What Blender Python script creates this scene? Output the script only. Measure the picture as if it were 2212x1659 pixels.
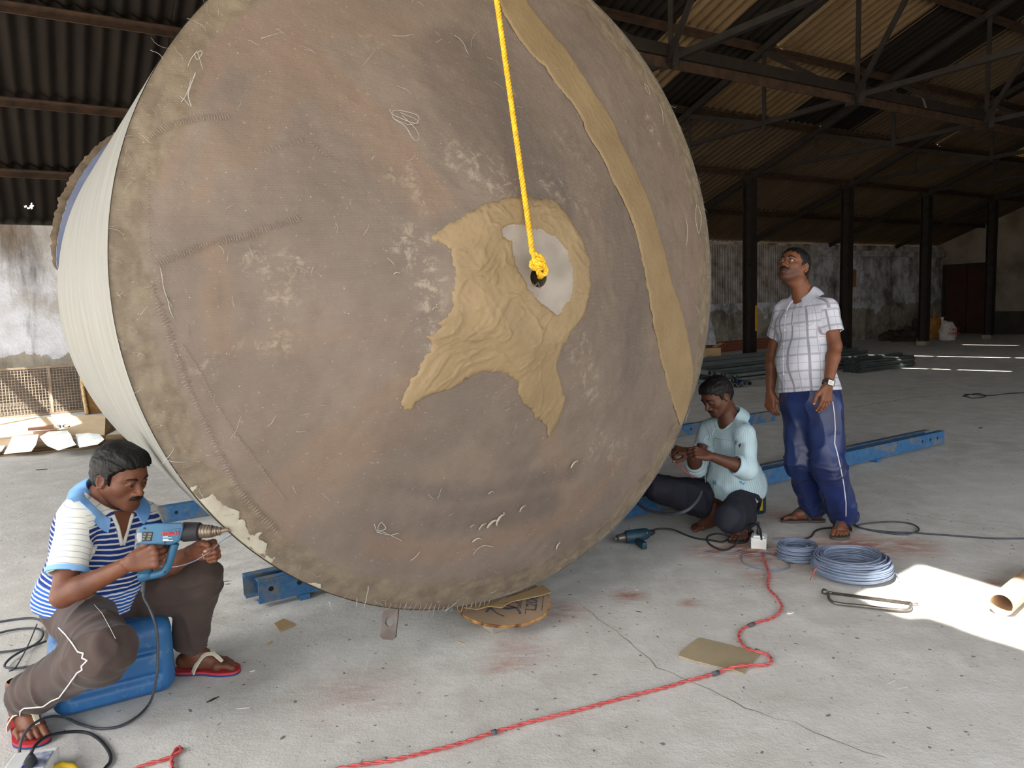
import bpy, bmesh, math, random
import numpy as np
from mathutils import Vector, Matrix, noise as mnoise
for _o in list(bpy.data.objects): bpy.data.objects.remove(_o, do_unlink=True)
random.seed(7); RNG = np.random.default_rng(7)
SC = bpy.context.scene; COL = SC.collection

# ------------------------------------------------------------------ camera
F_PX, CX, CY = 1600.0, 1106.0, 829.5
PITCH, ROLL, CAM_H = math.radians(6.1), math.radians(-1.9), 1.44
_F = np.array([0, math.cos(PITCH), -math.sin(PITCH)]); _R = np.array([1.0, 0, 0]); _U = np.cross(_R, _F)
_R, _U = math.cos(ROLL)*_R+math.sin(ROLL)*_U, -math.sin(ROLL)*_R+math.cos(ROLL)*_U
cam_d = bpy.data.cameras.new('camera'); cam = bpy.data.objects.new('camera', cam_d); COL.objects.link(cam)
cam_d.sensor_width = 36.0; cam_d.lens = F_PX/2212*36; cam_d.clip_end = 300; cam_d.clip_start = .05
cam.matrix_world = Matrix(((_R[0], _U[0], -_F[0], 0), (_R[1], _U[1], -_F[1], 0), (_R[2], _U[2], -_F[2], CAM_H), (0, 0, 0, 1)))
SC.camera = cam

# ------------------------------------------------------------------ room frame: s along the back wall, t into the shed
_A = math.radians(58); O2 = np.array([-7.8, 11.3]); LV = np.array([math.sin(_A), math.cos(_A)]); TV = np.array([math.cos(_A), -math.sin(_A)])
EAVE, SLOPE, RIDGE = 3.0, .379, 11.0
def W(s, t, z=0.0):
    p = O2+s*LV+t*TV; return Vector((p[0], p[1], z))
def roof_z(t): return EAVE+SLOPE*t if t <= RIDGE else EAVE+SLOPE*RIDGE-SLOPE*(t-RIDGE)

# ------------------------------------------------------------------ sun and sky
SUN_DIR = LV[0]*.67-TV[0]*.2, LV[1]*.67-TV[1]*.2, -1.0
SUN_DIR = Vector(SUN_DIR).normalized()
sun_d = bpy.data.lights.new('sun', 'SUN'); sun = bpy.data.objects.new('sun', sun_d); COL.objects.link(sun)
sun.rotation_euler = SUN_DIR.to_track_quat('-Z', 'Y').to_euler(); sun_d.energy = 16.0; sun_d.angle = .0093; sun_d.color = (1, .95, .86)
sun.location = (0, 0, 30)
wd = bpy.data.worlds.new('sky'); SC.world = wd; wd.use_nodes = True
_nt = wd.node_tree; _sk = _nt.nodes.new('ShaderNodeTexSky'); _sk.sky_type = 'NISHITA'; _sk.sun_disc = False
_sk.sun_elevation = math.asin(-SUN_DIR.z); _sk.sun_rotation = math.atan2(-SUN_DIR.x, -SUN_DIR.y); _sk.dust_density = 4.0; _sk.air_density = 1.0; _sk.ozone_density = .6
_bg = _nt.nodes['Background']; _hz = _nt.nodes.new('ShaderNodeHueSaturation'); _hz.inputs['Saturation'].default_value = .3; _nt.links.new(_sk.outputs[0], _hz.inputs['Color']); _nt.links.new(_hz.outputs[0], _bg.inputs[0]); _bg.inputs[1].default_value = .42
SC.view_settings.view_transform = 'Standard'; SC.view_settings.look = 'None'
SC.view_settings.exposure = 0.8; SC.view_settings.gamma = 1.0; SC.view_settings.use_curve_mapping = False

# ------------------------------------------------------------------ where a photo point lies on a real surface
CAM0 = np.array([0, 0, CAM_H])
def ray(px, py): return _F+_R*(px-CX)/F_PX-_U*(py-CY)/F_PX
def fl(px, py, z=0.0):
    d = ray(px, py); return Vector(CAM0+d*(z-CAM_H)/d[2])
def dep(px, py, d):
    return Vector(CAM0+ray(px, py)*d)
def on_t(px, py, t):
    d = ray(px, py); k = (t+O2@TV)/(d[:2]@TV); return Vector(CAM0+d*k)
def ST(P):
    q = np.array([P[0], P[1]])-O2; return float(q@LV), float(q@TV)

# ------------------------------------------------------------------ helpers
def tag(o, label=None, cat=None, group=None, kind=None):
    if label: o['label'] = label
    if cat: o['category'] = cat
    if group: o['group'] = group
    if kind: o['kind'] = kind
    return o
def empty(name, loc, label=None, cat=None, group=None, kind=None):
    o = bpy.data.objects.new(name, None); COL.objects.link(o); o.location = loc; o.empty_display_size = .05
    return tag(o, label, cat, group, kind)
def parent(o, p):
    o.parent = p
    if p.type == 'EMPTY' or p.location.length > 0:
        o.matrix_parent_inverse = Matrix.Translation(-root_loc(p))
    return o
def root_loc(p):
    v = Vector(p.location)
    return v
def basis(d, up=(0, 0, 1)):
    d = Vector(d).normalized(); up = Vector(up)
    if abs(d.dot(up)) > .98: up = Vector((1, 0, 0))
    x = up.cross(d).normalized(); y = d.cross(x); return x, y, d
class MB:
    def __init__(s): s.v = []; s.f = []; s.uv = None
    def add(s, v, f):
        n = len(s.v); s.v += [tuple(p) for p in v]; s.f += [tuple(i+n for i in q) for q in f]; return s
    def box(s, c, size, X=(1, 0, 0), Y=(0, 1, 0), Z=(0, 0, 1)):
        c = Vector(c); X, Y, Z = Vector(X)*size[0]/2, Vector(Y)*size[1]/2, Vector(Z)*size[2]/2
        v = [c+a*X+b*Y+d*Z for d in (-1, 1) for b in (-1, 1) for a in (-1, 1)]
        return s.add(v, [(0, 2, 3, 1), (4, 5, 7, 6), (0, 1, 5, 4), (2, 6, 7, 3), (0, 4, 6, 2), (1, 3, 7, 5)])
    def bar(s, a, b, w, h, up=(0, 0, 1)):
        a, b = Vector(a), Vector(b); x, y, d = basis(b-a, up); return s.box((a+b)/2, (w, h, (b-a).length), x, y, d)
    def angle(s, a, b, w, th, up=(0, 0, 1), flip=1):      # L section
        a, b = Vector(a), Vector(b); x, y, d = basis(b-a, up); l = (b-a).length; m = (a+b)/2
        s.box(m+x*flip*(w/2-th/2), (w, th, l), x, y, d); s.box(m+y*(w/2), (th, w-th, l), x, y, d); return s
    def tube(s, pts, r, n=8, closed=False, caps=True):
        pts = [Vector(p) for p in pts]; m = len(pts); rs = r if hasattr(r, '__len__') else [r]*m
        base = len(s.v); prev = None
        for i, p in enumerate(pts):
            if closed: d = pts[(i+1) % m]-pts[i-1]
            else: d = pts[min(i+1, m-1)]-pts[max(i-1, 0)]
            if d.length < 1e-9: d = Vector((0, 0, 1))
            d.normalize()
            if prev is None: x, y, _ = basis(d)
            else:
                x = prev-d*prev.dot(d)
                if x.length < 1e-6: x, _, _ = basis(d)
                x.normalize(); y = d.cross(x)
            prev = x
            for k in range(n):
                a = 2*math.pi*k/n; s.v.append(tuple(p+(x*math.cos(a)+y*math.sin(a))*rs[i]))
        for i in range(m if closed else m-1):
            for k in range(n):
                a, b = base+i*n, base+((i+1) % m)*n; s.f.append((a+k, a+(k+1) % n, b+(k+1) % n, b+k))
        if caps and not closed:
            s.f.append(tuple(base+k for k in reversed(range(n)))); s.f.append(tuple(base+(m-1)*n+k for k in range(n)))
        return s
    def cyl(s, a, b, r, n=16, r2=None): return s.tube([a, b], [r, r if r2 is None else r2], n)
    def lathe(s, prof, o, axis, n=32, up=(0, 0, 1), close=False):
        x, y, d = basis(axis, up); o = Vector(o); base = len(s.v); m = len(prof)
        for r, h in prof:
            for k in range(n):
                a = 2*math.pi*k/n; s.v.append(tuple(o+d*h+(x*math.cos(a)+y*math.sin(a))*r))
        for i in range(m-1 if not close else m):
            for k in range(n):
                a, b = base+i*n, base+((i+1) % m)*n; s.f.append((a+k, a+(k+1) % n, b+(k+1) % n, b+k))
        return s
    def prism(s, poly, dvec):
        n = len(poly); dv = Vector(dvec); v = [Vector(p) for p in poly]; v += [p+dv for p in v]
        return s.add(v, [tuple(reversed(range(n))), tuple(range(n, 2*n))]+[(i, (i+1) % n, n+(i+1) % n, n+i) for i in range(n)])
    def mesh(s, name, smooth=False):
        me = bpy.data.meshes.new(name); me.from_pydata(s.v, [], s.f); me.update()
        if smooth: me.polygons.foreach_set('use_smooth', [True]*len(me.polygons))
        return me
    def build(s, name, m, p=None, smooth=False, fix=True, bevel=0, auto=None):
        me = s.mesh(name, smooth)
        if fix:
            bm = bmesh.new(); bm.from_mesh(me); bmesh.ops.recalc_face_normals(bm, faces=bm.faces); bm.to_mesh(me); bm.free()
        if auto is not None: me.set_sharp_from_angle(angle=math.radians(auto))
        return put(name, me, m, p, bevel)
def put(name, me, m, p=None, bevel=0):
    o = bpy.data.objects.new(name, me); COL.objects.link(o)
    if m is not None:
        me.materials.clear(); me.materials.append(m)
    if p is not None: parent(o, p)
    if bevel:
        b = o.modifiers.new('bevel', 'BEVEL'); b.width = bevel; b.segments = 2; b.limit_method = 'ANGLE'; b.angle_limit = .6
    return o
def spline(pts, n=8, closed=False):
    P = [Vector(p) for p in pts]; out = []; m = len(P)
    for i in range(m if closed else m-1):
        if closed: a, b, c, d = P[i-1], P[i], P[(i+1) % m], P[(i+2) % m]
        else: a, b, c, d = P[max(i-1, 0)], P[i], P[i+1], P[min(i+2, m-1)]
        for k in range(n):
            t = k/n; out.append(.5*((2*b)+(c-a)*t+(2*a-5*b+4*c-d)*t*t+(3*b-a-3*c+d)*t**3))
    if not closed: out.append(P[-1])
    return out

# ------------------------------------------------------------------ materials
def srgb(r, g, b):
    f = lambda c: (c/255/12.92) if c/255 <= .04045 else ((c/255+.055)/1.055)**2.4
    return (f(r), f(g), f(b), 1)
class NT:
    def __init__(s, name, rough=.8, metal=0, spec=.3):
        s.m = bpy.data.materials.new(name); s.m.use_nodes = True; s.t = s.m.node_tree; s.b = s.t.nodes['Principled BSDF']
        s.b.inputs['Roughness'].default_value = rough; s.b.inputs['Metallic'].default_value = metal; s.b.inputs['Specular IOR Level'].default_value = spec
        s._c = None
    def n(s, typ, **kw):
        x = s.t.nodes.new('ShaderNode'+typ)
        for k, v in kw.items(): setattr(x, k, v)
        return x
    def l(s, a, b): s.t.links.new(a, b)
    def val(s, x, inp):
        if isinstance(x, (int, float)): inp.default_value = x
        elif isinstance(x, tuple): inp.default_value = x
        else: s.l(x, inp)
    def co(s, which='Object'):
        if s._c is None: s._c = s.n('TexCoord')
        return s._c.outputs[which]
    def geo(s): return s.n('NewGeometry').outputs['Position']
    def map(s, vec, sc=(1, 1, 1), rot=(0, 0, 0), loc=(0, 0, 0)):
        x = s.n('Mapping'); s.l(vec, x.inputs[0]); x.inputs['Scale'].default_value = sc; x.inputs['Rotation'].default_value = rot; x.inputs['Location'].default_value = loc; return x.outputs[0]
    def noise(s, scale, detail=5, rough=.55, vec=None, dist=0):
        x = s.n('TexNoise'); s.l(vec if vec is not None else s.co(), x.inputs['Vector']); x.inputs['Scale'].default_value = scale; x.inputs['Detail'].default_value = detail
        x.inputs['Roughness'].default_value = rough; x.inputs['Distortion'].default_value = dist; return x.outputs[0]
    def ramp(s, v, a, b, ca=0.0, cb=1.0):
        x = s.n('MapRange'); s.val(v, x.inputs[0]); s.val(a, x.inputs[1]); s.val(b, x.inputs[2]); x.inputs[3].default_value = ca; x.inputs[4].default_value = cb; x.clamp = True; return x.outputs[0]
    def math(s, op, a, b=0.0, clamp=False):
        x = s.n('Math', operation=op, use_clamp=clamp); s.val(a, x.inputs[0]); s.val(b, x.inputs[1]); return x.outputs[0]
    def mix(s, f, a, b, mode='MIX'):
        x = s.n('Mix', data_type='RGBA', blend_type=mode); s.val(f, x.inputs[0]); s.val(a, x.inputs[6]); s.val(b, x.inputs[7]); return x.outputs[2]
    def attr(s, name, out='Fac'): return s.n('Attribute', attribute_name=name).outputs[out]
    def sep(s, vec):
        x = s.n('SeparateXYZ'); s.l(vec, x.inputs[0]); return x.outputs
    def color(s, c): s.val(c, s.b.inputs['Base Color']); return s
    def rough(s, v): s.val(v, s.b.inputs['Roughness']); return s
    def bump(s, h, strength=.3, dist=.01):
        x = s.n('Bump'); x.inputs['Strength'].default_value = strength; x.inputs['Distance'].default_value = dist; s.l(h, x.inputs['Height']); s.l(x.outputs[0], s.b.inputs['Normal']); return s
def mul(c, k): return (c[0]*k, c[1]*k, c[2]*k, 1)
def PM(name, c1, c2=None, scale=6, rough=.75, metal=0, bump=0, bscale=None, spec=.3, lo=.35, hi=.65, bd=.005, vec=None):
    t = NT(name, rough, metal, spec); c2 = c2 or mul(c1, .75)
    t.color(t.mix(t.ramp(t.noise(scale), lo, hi), c1, c2))
    if bump: t.bump(t.noise(bscale or scale*6), bump, bd)
    return t.m
# ================================================================== materials of the shed
def floor_mat():
    t = NT('concrete_floor', .85, 0, .25); g = t.geo()
    n1 = t.noise(.7, 6, .6, g); n2 = t.noise(4.5, 8, .65, g); n3 = t.noise(38, 4, .6, g); n4 = t.noise(120, 2, .6, g); n5 = t.noise(1.6, 7, .7, t.map(g, (1, 1, 1), (0, 0, .5), (7, 3, 0)), .6)
    c = t.mix(t.ramp(n1, .35, .65), srgb(202, 199, 191), srgb(186, 182, 173))
    c = t.mix(t.ramp(n2, .42, .68), c, srgb(212, 210, 203))
    c = t.mix(t.math('MULTIPLY', t.ramp(n5, .56, .68), .4), c, srgb(168, 163, 153))
    c = t.mix(t.math('MULTIPLY', t.ramp(n3, .60, .72), .4), c, srgb(158, 153, 144))
    c = t.mix(t.math('MULTIPLY', t.ramp(t.noise(30, 3, .5, t.map(g, (1, 1, 1), (0, 0, 0), (31, 8, 4))), .675, .71), .85), c, srgb(96, 92, 88))
    c = t.mix(t.math('MULTIPLY', t.ramp(n4, .62, .75), .5), c, srgb(228, 226, 220))
    # long dusty brush streaks
    st = t.noise(3, 5, .6, t.map(g, (6, .5, 1), (0, 0, .9)))
    c = t.mix(t.math('MULTIPLY', t.ramp(st, .58, .75), .35), c, srgb(222, 220, 214))
    # red brick dust lying about the work place
    dust = None
    for (px, py, r, k) in ((1620, 1190, .34, .95), (1760, 1195, .42, .8), (1850, 1180, .34, .9), (1960, 1180, .25, .7), (1540, 1190, .2, .8), (1690, 1115, .2, .6), (1360, 1287, .12, .8), (1120, 1410, .22, .35),
                           (1490, 1303, .07, .7), (1210, 1320, .18, .5), (1640, 1245, .15, .5), (760, 1500, .3, .28), (2150, 1260, .08, .6), (1090, 1440, .12, .5)):
        p = fl(px, py); d = t.n('VectorMath', operation='DISTANCE'); t.l(g, d.inputs[0]); d.inputs[1].default_value = p
        v = t.math('MULTIPLY', t.ramp(d.outputs['Value'], r*.15, r, 1, 0), k); dust = v if dust is None else t.math('MAXIMUM', dust, v)
    dn = t.noise(14, 8, .7, t.map(g, (.5, 1.5, 1), (0, 0, -.4)))
    dm = t.math('MULTIPLY', dust, t.ramp(dn, .37, .54)); c = t.mix(dm, c, srgb(158, 92, 66))
    # fine white dust below the tank
    p = fl(560, 1240); d = t.n('VectorMath', operation='DISTANCE'); t.l(g, d.inputs[0]); d.inputs[1].default_value = p
    c = t.mix(t.math('MULTIPLY', t.ramp(d.outputs['Value'], .1, 1.1, .6, 0), t.ramp(n2, .4, .7)), c, srgb(236, 235, 230))
    t.color(c)
    h = t.math('ADD', t.math('MULTIPLY', n2, .6), t.math('ADD', t.math('MULTIPLY', n3, .25), t.math('MULTIPLY', n4, .15)))
    t.bump(h, .45, .02); return t.m
M_floor = floor_mat()
M_ground = PM('sandy_ground', srgb(176, 170, 156), srgb(160, 152, 138), .8, .95, bump=.3)
def wall_mat():
    t = NT('whitewashed_wall', .9, 0, .15); g = t.geo(); z = t.sep(g)[2]
    n = t.noise(1.1, 6, .6, g); n2 = t.noise(5, 7, .65, g); n3 = t.noise(.45, 5, .6, g)
    streak = t.noise(2.2, 6, .65, t.map(g, (1, 1, .22)))
    white = t.mix(t.ramp(n2, .35, .7), srgb(212, 214, 224), srgb(186, 186, 190))
    white = t.mix(t.math('MULTIPLY', t.ramp(n, .5, .62), .7), white, srgb(160, 154, 144))
    cement = t.mix(t.ramp(n2, .35, .65), srgb(168, 162, 150), srgb(146, 140, 128))
    edge = t.math('ADD', 1.05, t.math('MULTIPLY', t.math('SUBTRACT', n, .5), 1.5))
    c = t.mix(t.ramp(t.math('SUBTRACT', z, edge), -.012, .012), cement, white)
    c = t.mix(t.math('MULTIPLY', t.ramp(streak, .52, .7), .75), c, srgb(74, 66, 58))
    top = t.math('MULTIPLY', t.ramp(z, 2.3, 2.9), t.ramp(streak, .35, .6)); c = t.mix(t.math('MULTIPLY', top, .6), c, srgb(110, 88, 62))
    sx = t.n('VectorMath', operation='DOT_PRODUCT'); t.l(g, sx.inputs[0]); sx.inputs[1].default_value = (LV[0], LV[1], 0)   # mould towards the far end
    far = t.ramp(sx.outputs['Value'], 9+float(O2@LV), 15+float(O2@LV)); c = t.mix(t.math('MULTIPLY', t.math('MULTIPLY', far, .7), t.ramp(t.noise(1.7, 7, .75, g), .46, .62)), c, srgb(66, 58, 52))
    t.color(c); t.bump(t.math('ADD', n2, t.noise(30, 4, .6, g)), .35, .03); return t.m
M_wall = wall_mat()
M_endwall = PM('dusty_plaster', srgb(138, 128, 116), srgb(104, 94, 82), 1.2, .9, bump=.3)
M_brick = PM('red_brick', srgb(150, 82, 58), srgb(112, 62, 46), 9, .9, bump=.3)
M_steel = PM('dark_painted_steel', srgb(42, 36, 33), srgb(32, 26, 23), 7, .6, .2, .2, 60)
M_rust = PM('rusty_steel', srgb(66, 48, 35), srgb(42, 31, 25), 8, .8, .1, .3, 60)
def sheet_mat(name, a, b, k):
    t = NT(name, .92, 0, .1); n = t.noise(2.0, 6, .65, t.map(t.co(), (1.6, .3, 1))); n2 = t.noise(14, 5, .6)
    c = t.mix(t.ramp(n, .38, .66), a, b); c = t.mix(t.math('MULTIPLY', t.ramp(n2, .55, .7), k), c, mul(a, .35)); t.color(c); t.bump(n2, .2, .01); return t.m
M_sheetD = sheet_mat('dark_roof_sheet', srgb(32, 27, 24), srgb(21, 18, 16), .4)  # near-black brown tone for the darkest roof sheets
M_sheetB = sheet_mat('brown_roof_sheet', srgb(84, 71, 57), srgb(66, 55, 45), .4)
M_sheetT = sheet_mat('tan_roof_sheet', srgb(112, 92, 68), srgb(88, 71, 52), .35)
M_sheetY = sheet_mat('yellowed_clear_sheet', srgb(214, 176, 92), srgb(180, 140, 60), .2)
M_corr = PM('corrugated_wall_sheet', srgb(168, 162, 160), srgb(110, 96, 88), 3, .8, .1)
M_door = PM('dark_red_door', srgb(62, 36, 28), srgb(44, 26, 22), 3, .8)
M_plinth = PM('dark_plinth', srgb(62, 56, 50), srgb(46, 42, 38), 3, .9)
M_crack = PM('floor_crack', srgb(140, 133, 124), srgb(116, 110, 102), 20, .95)

# ================================================================== the shed
def slab(name, s0, s1, t0, t1, z0, z1, m, p=None):
    b = MB(); v = [W(s, t, z) for z in (z0, z1) for t in (t0, t1) for s in (s0, s1)]
    b.add(v, [(0, 2, 3, 1), (4, 5, 7, 6), (0, 1, 5, 4), (2, 6, 7, 3), (0, 4, 6, 2), (1, 3, 7, 5)]); return b.build(name, m, p)
S0, S1, T1 = -6.2, 26.6, 16.6
g_o = slab('ground', -60, 70, -50, 70, -.6, -.12, M_ground); tag(g_o, 'sandy sunlit yard around the shed', 'ground', kind='structure')
f_o = slab('floor', S0, S1+.3, -.3, T1, -.12, 0, M_floor); tag(f_o, 'grey dusty concrete shed floor', 'floor', kind='structure')
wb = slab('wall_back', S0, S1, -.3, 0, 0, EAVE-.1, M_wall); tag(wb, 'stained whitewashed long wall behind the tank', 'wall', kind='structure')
we = MB(); we.prism([W(S1, -.3, 0), W(S1, T1, 0), W(S1, T1, roof_z(T1)+.03), W(S1, RIDGE, roof_z(RIDGE)+.03), W(S1, -.3, roof_z(-.3)+.03)], Vector((LV[0], LV[1], 0))*.3)
we = we.build('wall_right', M_endwall); tag(we, 'dim plastered gable wall at the far end', 'wall', kind='structure')
wf = slab('shade_wall_front', 11.0, S1, T1, T1+.25, 0, roof_z(T1)-.1, M_endwall); tag(wf, 'unseen near-side wall added to darken the right', 'wall', kind='structure')  # out of view, put here to darken the right side of the shed
lg = slab('trim_1', 18.5, 26.5, 0, .14, 2.55, 2.72, M_wall); tag(lg, 'pale concrete ledge along the top of the back wall', 'ledge', kind='structure')
dr = empty('door_1', W(S1-.03, .85, 0), 'dark red double door in the far gable wall', 'door', kind='structure')
slab('door_leaf', S1-.08, S1-.01, .15, .84, 0, 2.2, M_door, dr); slab('door_leaf', S1-.08, S1-.01, .86, 1.55, 0, 2.2, M_door, dr)
slab('door_frame', S1-.1, S1-.005, 1.55, 1.65, 0, 2.3, M_steel, dr); slab('door_frame', S1-.1, S1-.005, .05, .15, 0, 2.3, M_steel, dr); slab('door_frame', S1-.1, S1-.005, .15, 1.55, 2.2, 2.3, M_steel, dr)
tag(slab('trim_2', S1-.35, S1-.01, 1.8, 5.5, 0, .72, M_plinth), 'dark low plinth along the foot of the gable wall', 'plinth', kind='structure')
# brick course at the wall foot and the corrugated sheets above it
bm_ = MB().box((0, 0, 0), (.21, .03, .06)).mesh('brick')
bm_.materials.append(M_brick)
for r in range(4):
    for i in range(30):
        s = 14.4+i*.225+(r % 2)*.11; o = bpy.data.objects.new('brick', bm_); COL.objects.link(o)
        o.matrix_world = Matrix.Translation(W(s, .012+random.uniform(-.004, .004), .045+r*.072))@Matrix.Rotation(math.atan2(LV[1], LV[0]), 4, 'Z'); o.parent = wb
def corr(wd, ln, pitch, amp, th, nl=1, seg=8):
    b = MB(); n = int(round(wd/pitch*seg)); rows = nl+1
    for j in range(rows):
        for i in range(n+1):
            x = wd*i/n; b.v.append((x, ln*j/nl, amp*math.cos(2*math.pi*x/pitch)))
    for j in range(nl):
        for i in range(n): a = j*(n+1)+i; b.f.append((a, a+1, a+n+2, a+n+1))
    me = b.mesh('sheet', True); return me
cm = corr(.9, 1.55, .09, .011, 0, 2); cm.materials.append(M_corr)
_rz = math.atan2(LV[1], LV[0])
for i in range(6):
    o = bpy.data.objects.new('corrugated_sheet', cm); COL.objects.link(o); o.parent = wb
    o.matrix_world = Matrix.Translation(W(14.2+i*.86, .03+.004*(i % 2), 1.28))@Matrix.Rotation(_rz, 4, 'Z')@Matrix.Rotation(math.radians(90), 4, 'X')
# roof -------------------------------------------------------------
ROOFS = empty('ceiling', W(12, 5, 5), 'dark corrugated pitched roof of the shed', 'roof', kind='structure')
PUR = [-.25, 1.3, 2.83, 4.35, 5.85, 7.35, 8.85, 10.35]
SHW = 1.05; pitch = .175; RA = math.atan(SLOPE)
sheets = {}
def sheet(length, m):
    k = (round(length, 2), m.name)
    if k not in sheets: sheets[k] = corr(SHW+.06, length, pitch, .024, 0, 1, 10); sheets[k].materials.append(m)
    return sheets[k]
def roof_M(s, t, lift=0.0):
    u = Vector((TV[0], TV[1], SLOPE)).normalized(); x = Vector((LV[0], LV[1], 0)); n = x.cross(u); n.normalize()
    if n.z < 0: n = -n
    p = W(s, t, roof_z(t))+n*lift
    return Matrix(((x[0], u[0], n[0], p[0]), (x[1], u[1], n[1], p[1]), (x[2], u[2], n[2], p[2]), (0, 0, 0, 1)))
def sheet_kind(s, r):
    if 8.0 <= s < 9.25 and r >= 2: return M_sheetT
    if 10.2 <= s < 12.3 and r >= 3: return M_sheetT
    if s < 7.9: return M_sheetD
    if 20.0 <= s < 21.2 and r == 3: return M_sheetY
    if 12.3 <= s < 14.6 and r >= 3: return M_sheetD
    if 9.25 <= s < 10.2: return M_sheetD
    return M_sheetB if r < 4 else (M_sheetB if int(s*1.3) % 3 else M_sheetD)
NCOL = 28; PROW = PUR+[11.0]
SLITS = {(11, 4), (11, 5), (14, 3), (14, 4), (14, 5), (18, 3)}
def torn(me0, cx_, cy_, r):      # a sheet with a rust hole
    me = me0.copy(); bm = bmesh.new(); bm.from_mesh(me)
    bmesh.ops.subdivide_edges(bm, edges=[e for e in bm.edges if abs(e.verts[0].co.y-e.verts[1].co.y) > .3], cuts=40, use_grid_fill=True)
    kill = [f for f in bm.faces if (lambda c: ((c.x-cx_)/.6)**2+(c.y-cy_)**2 < (r*(1+1.3*mnoise.noise(c*14)))**2)(f.calc_center_median())]
    bmesh.ops.delete(bm, geom=kill, context='FACES'); bm.to_mesh(me); bm.free(); return me
for c in range(NCOL):
    s = -1.1+c*SHW
    for r in range(len(PROW)-1):
        t0, t1 = PROW[r]-(.25 if r == 0 else .12), PROW[r+1]+.06
        L = (t1-t0)*math.sqrt(1+SLOPE*SLOPE); me = sheet(L, sheet_kind(s, r))
        if (c, r) == (1, 0): me = torn(me, .62, .80, .085)
        if (c, r) == (16, 0): me = torn(me, .4, 1.35, .06)
        o = bpy.data.objects.new('roof_sheet', me); COL.objects.link(o); ds = .095 if (c, r) in SLITS else random.uniform(-.01, .01)
        o.matrix_world = roof_M(s+ds, t0, .06+.012*(r % 2)+.006*(c % 2)+random.uniform(0, .006))@Matrix.Rotation(-.012, 4, 'X'); o.parent = ROOFS; o.matrix_parent_inverse = Matrix.Translation(-ROOFS.location)
from mathutils.geometry import tessellate_polygon
def to_roof(P, front):
    sg = -SLOPE if front else SLOPE; c0 = roof_z(RIDGE)-sg*RIDGE
    s, t = ST(P); ds, dt, dz = .67, -.2, -1.0
    k = (c0+sg*t-P[2])/(-dz+sg*dt*1.0) if True else 0
    # z0 - dz*k = c0 + sg*(t - dt*k)
    k = (c0+sg*t-P[2])/(-dz+sg*dt)
    return s-ds*k, t-dt*k
def flat_roof(name, rect, holes, front, m):
    s0, s1, t0, t1 = rect; outer = [(s0, t0), (s1, t0), (s1, t1), (s0, t1)]
    polys = [[Vector((a, b, 0)) for a, b in outer]]+[[Vector((a, b, 0)) for a, b in h] for h in holes]
    tri = tessellate_polygon(polys); pts = [p for q in polys for p in q]; b = MB()
    b.add([W(p.x, p.y, roof_z(p.y)+.06) for p in pts], tri); return b.build(name, m, ROOFS, fix=False)
# unseen hole added in the near slope, cut to the floor's sun patch
gap = [to_roof(fl(*p), True) for p in ((1850, 1292), (1890, 1275), (1943, 1250), (1985, 1227), (2149, 1277), (2330, 1335), (2600, 1420), (2600, 1560), (2212, 1408), (2108, 1376), (2063, 1358), (1997, 1337), (1951, 1339), (1890, 1314))]
flat_roof('roof_slope', (S0, S1+.4, RIDGE, T1+1.2), [gap], True, M_sheetD)
# two unseen slits invented over the eave, shaped to the screen's sun stripes
def mesh_pt(px, py): return on_t(px, py, .17) if py < 830 else fl(px, py, .32)
h1 = [to_roof(mesh_pt(*p), False) for p in ((8, 798), (50, 798), (156, 906), (104, 912))]
h2 = [to_roof(mesh_pt(*p), False) for p in ((-150, 798), (-28, 798), (82, 914), (-90, 926))]
flat_roof('roof_slope', (S0, -1.05, -.5, RIDGE), [h1, h2], False, M_sheetD)  # left roof run extended out of view to keep direct sun off
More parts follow.
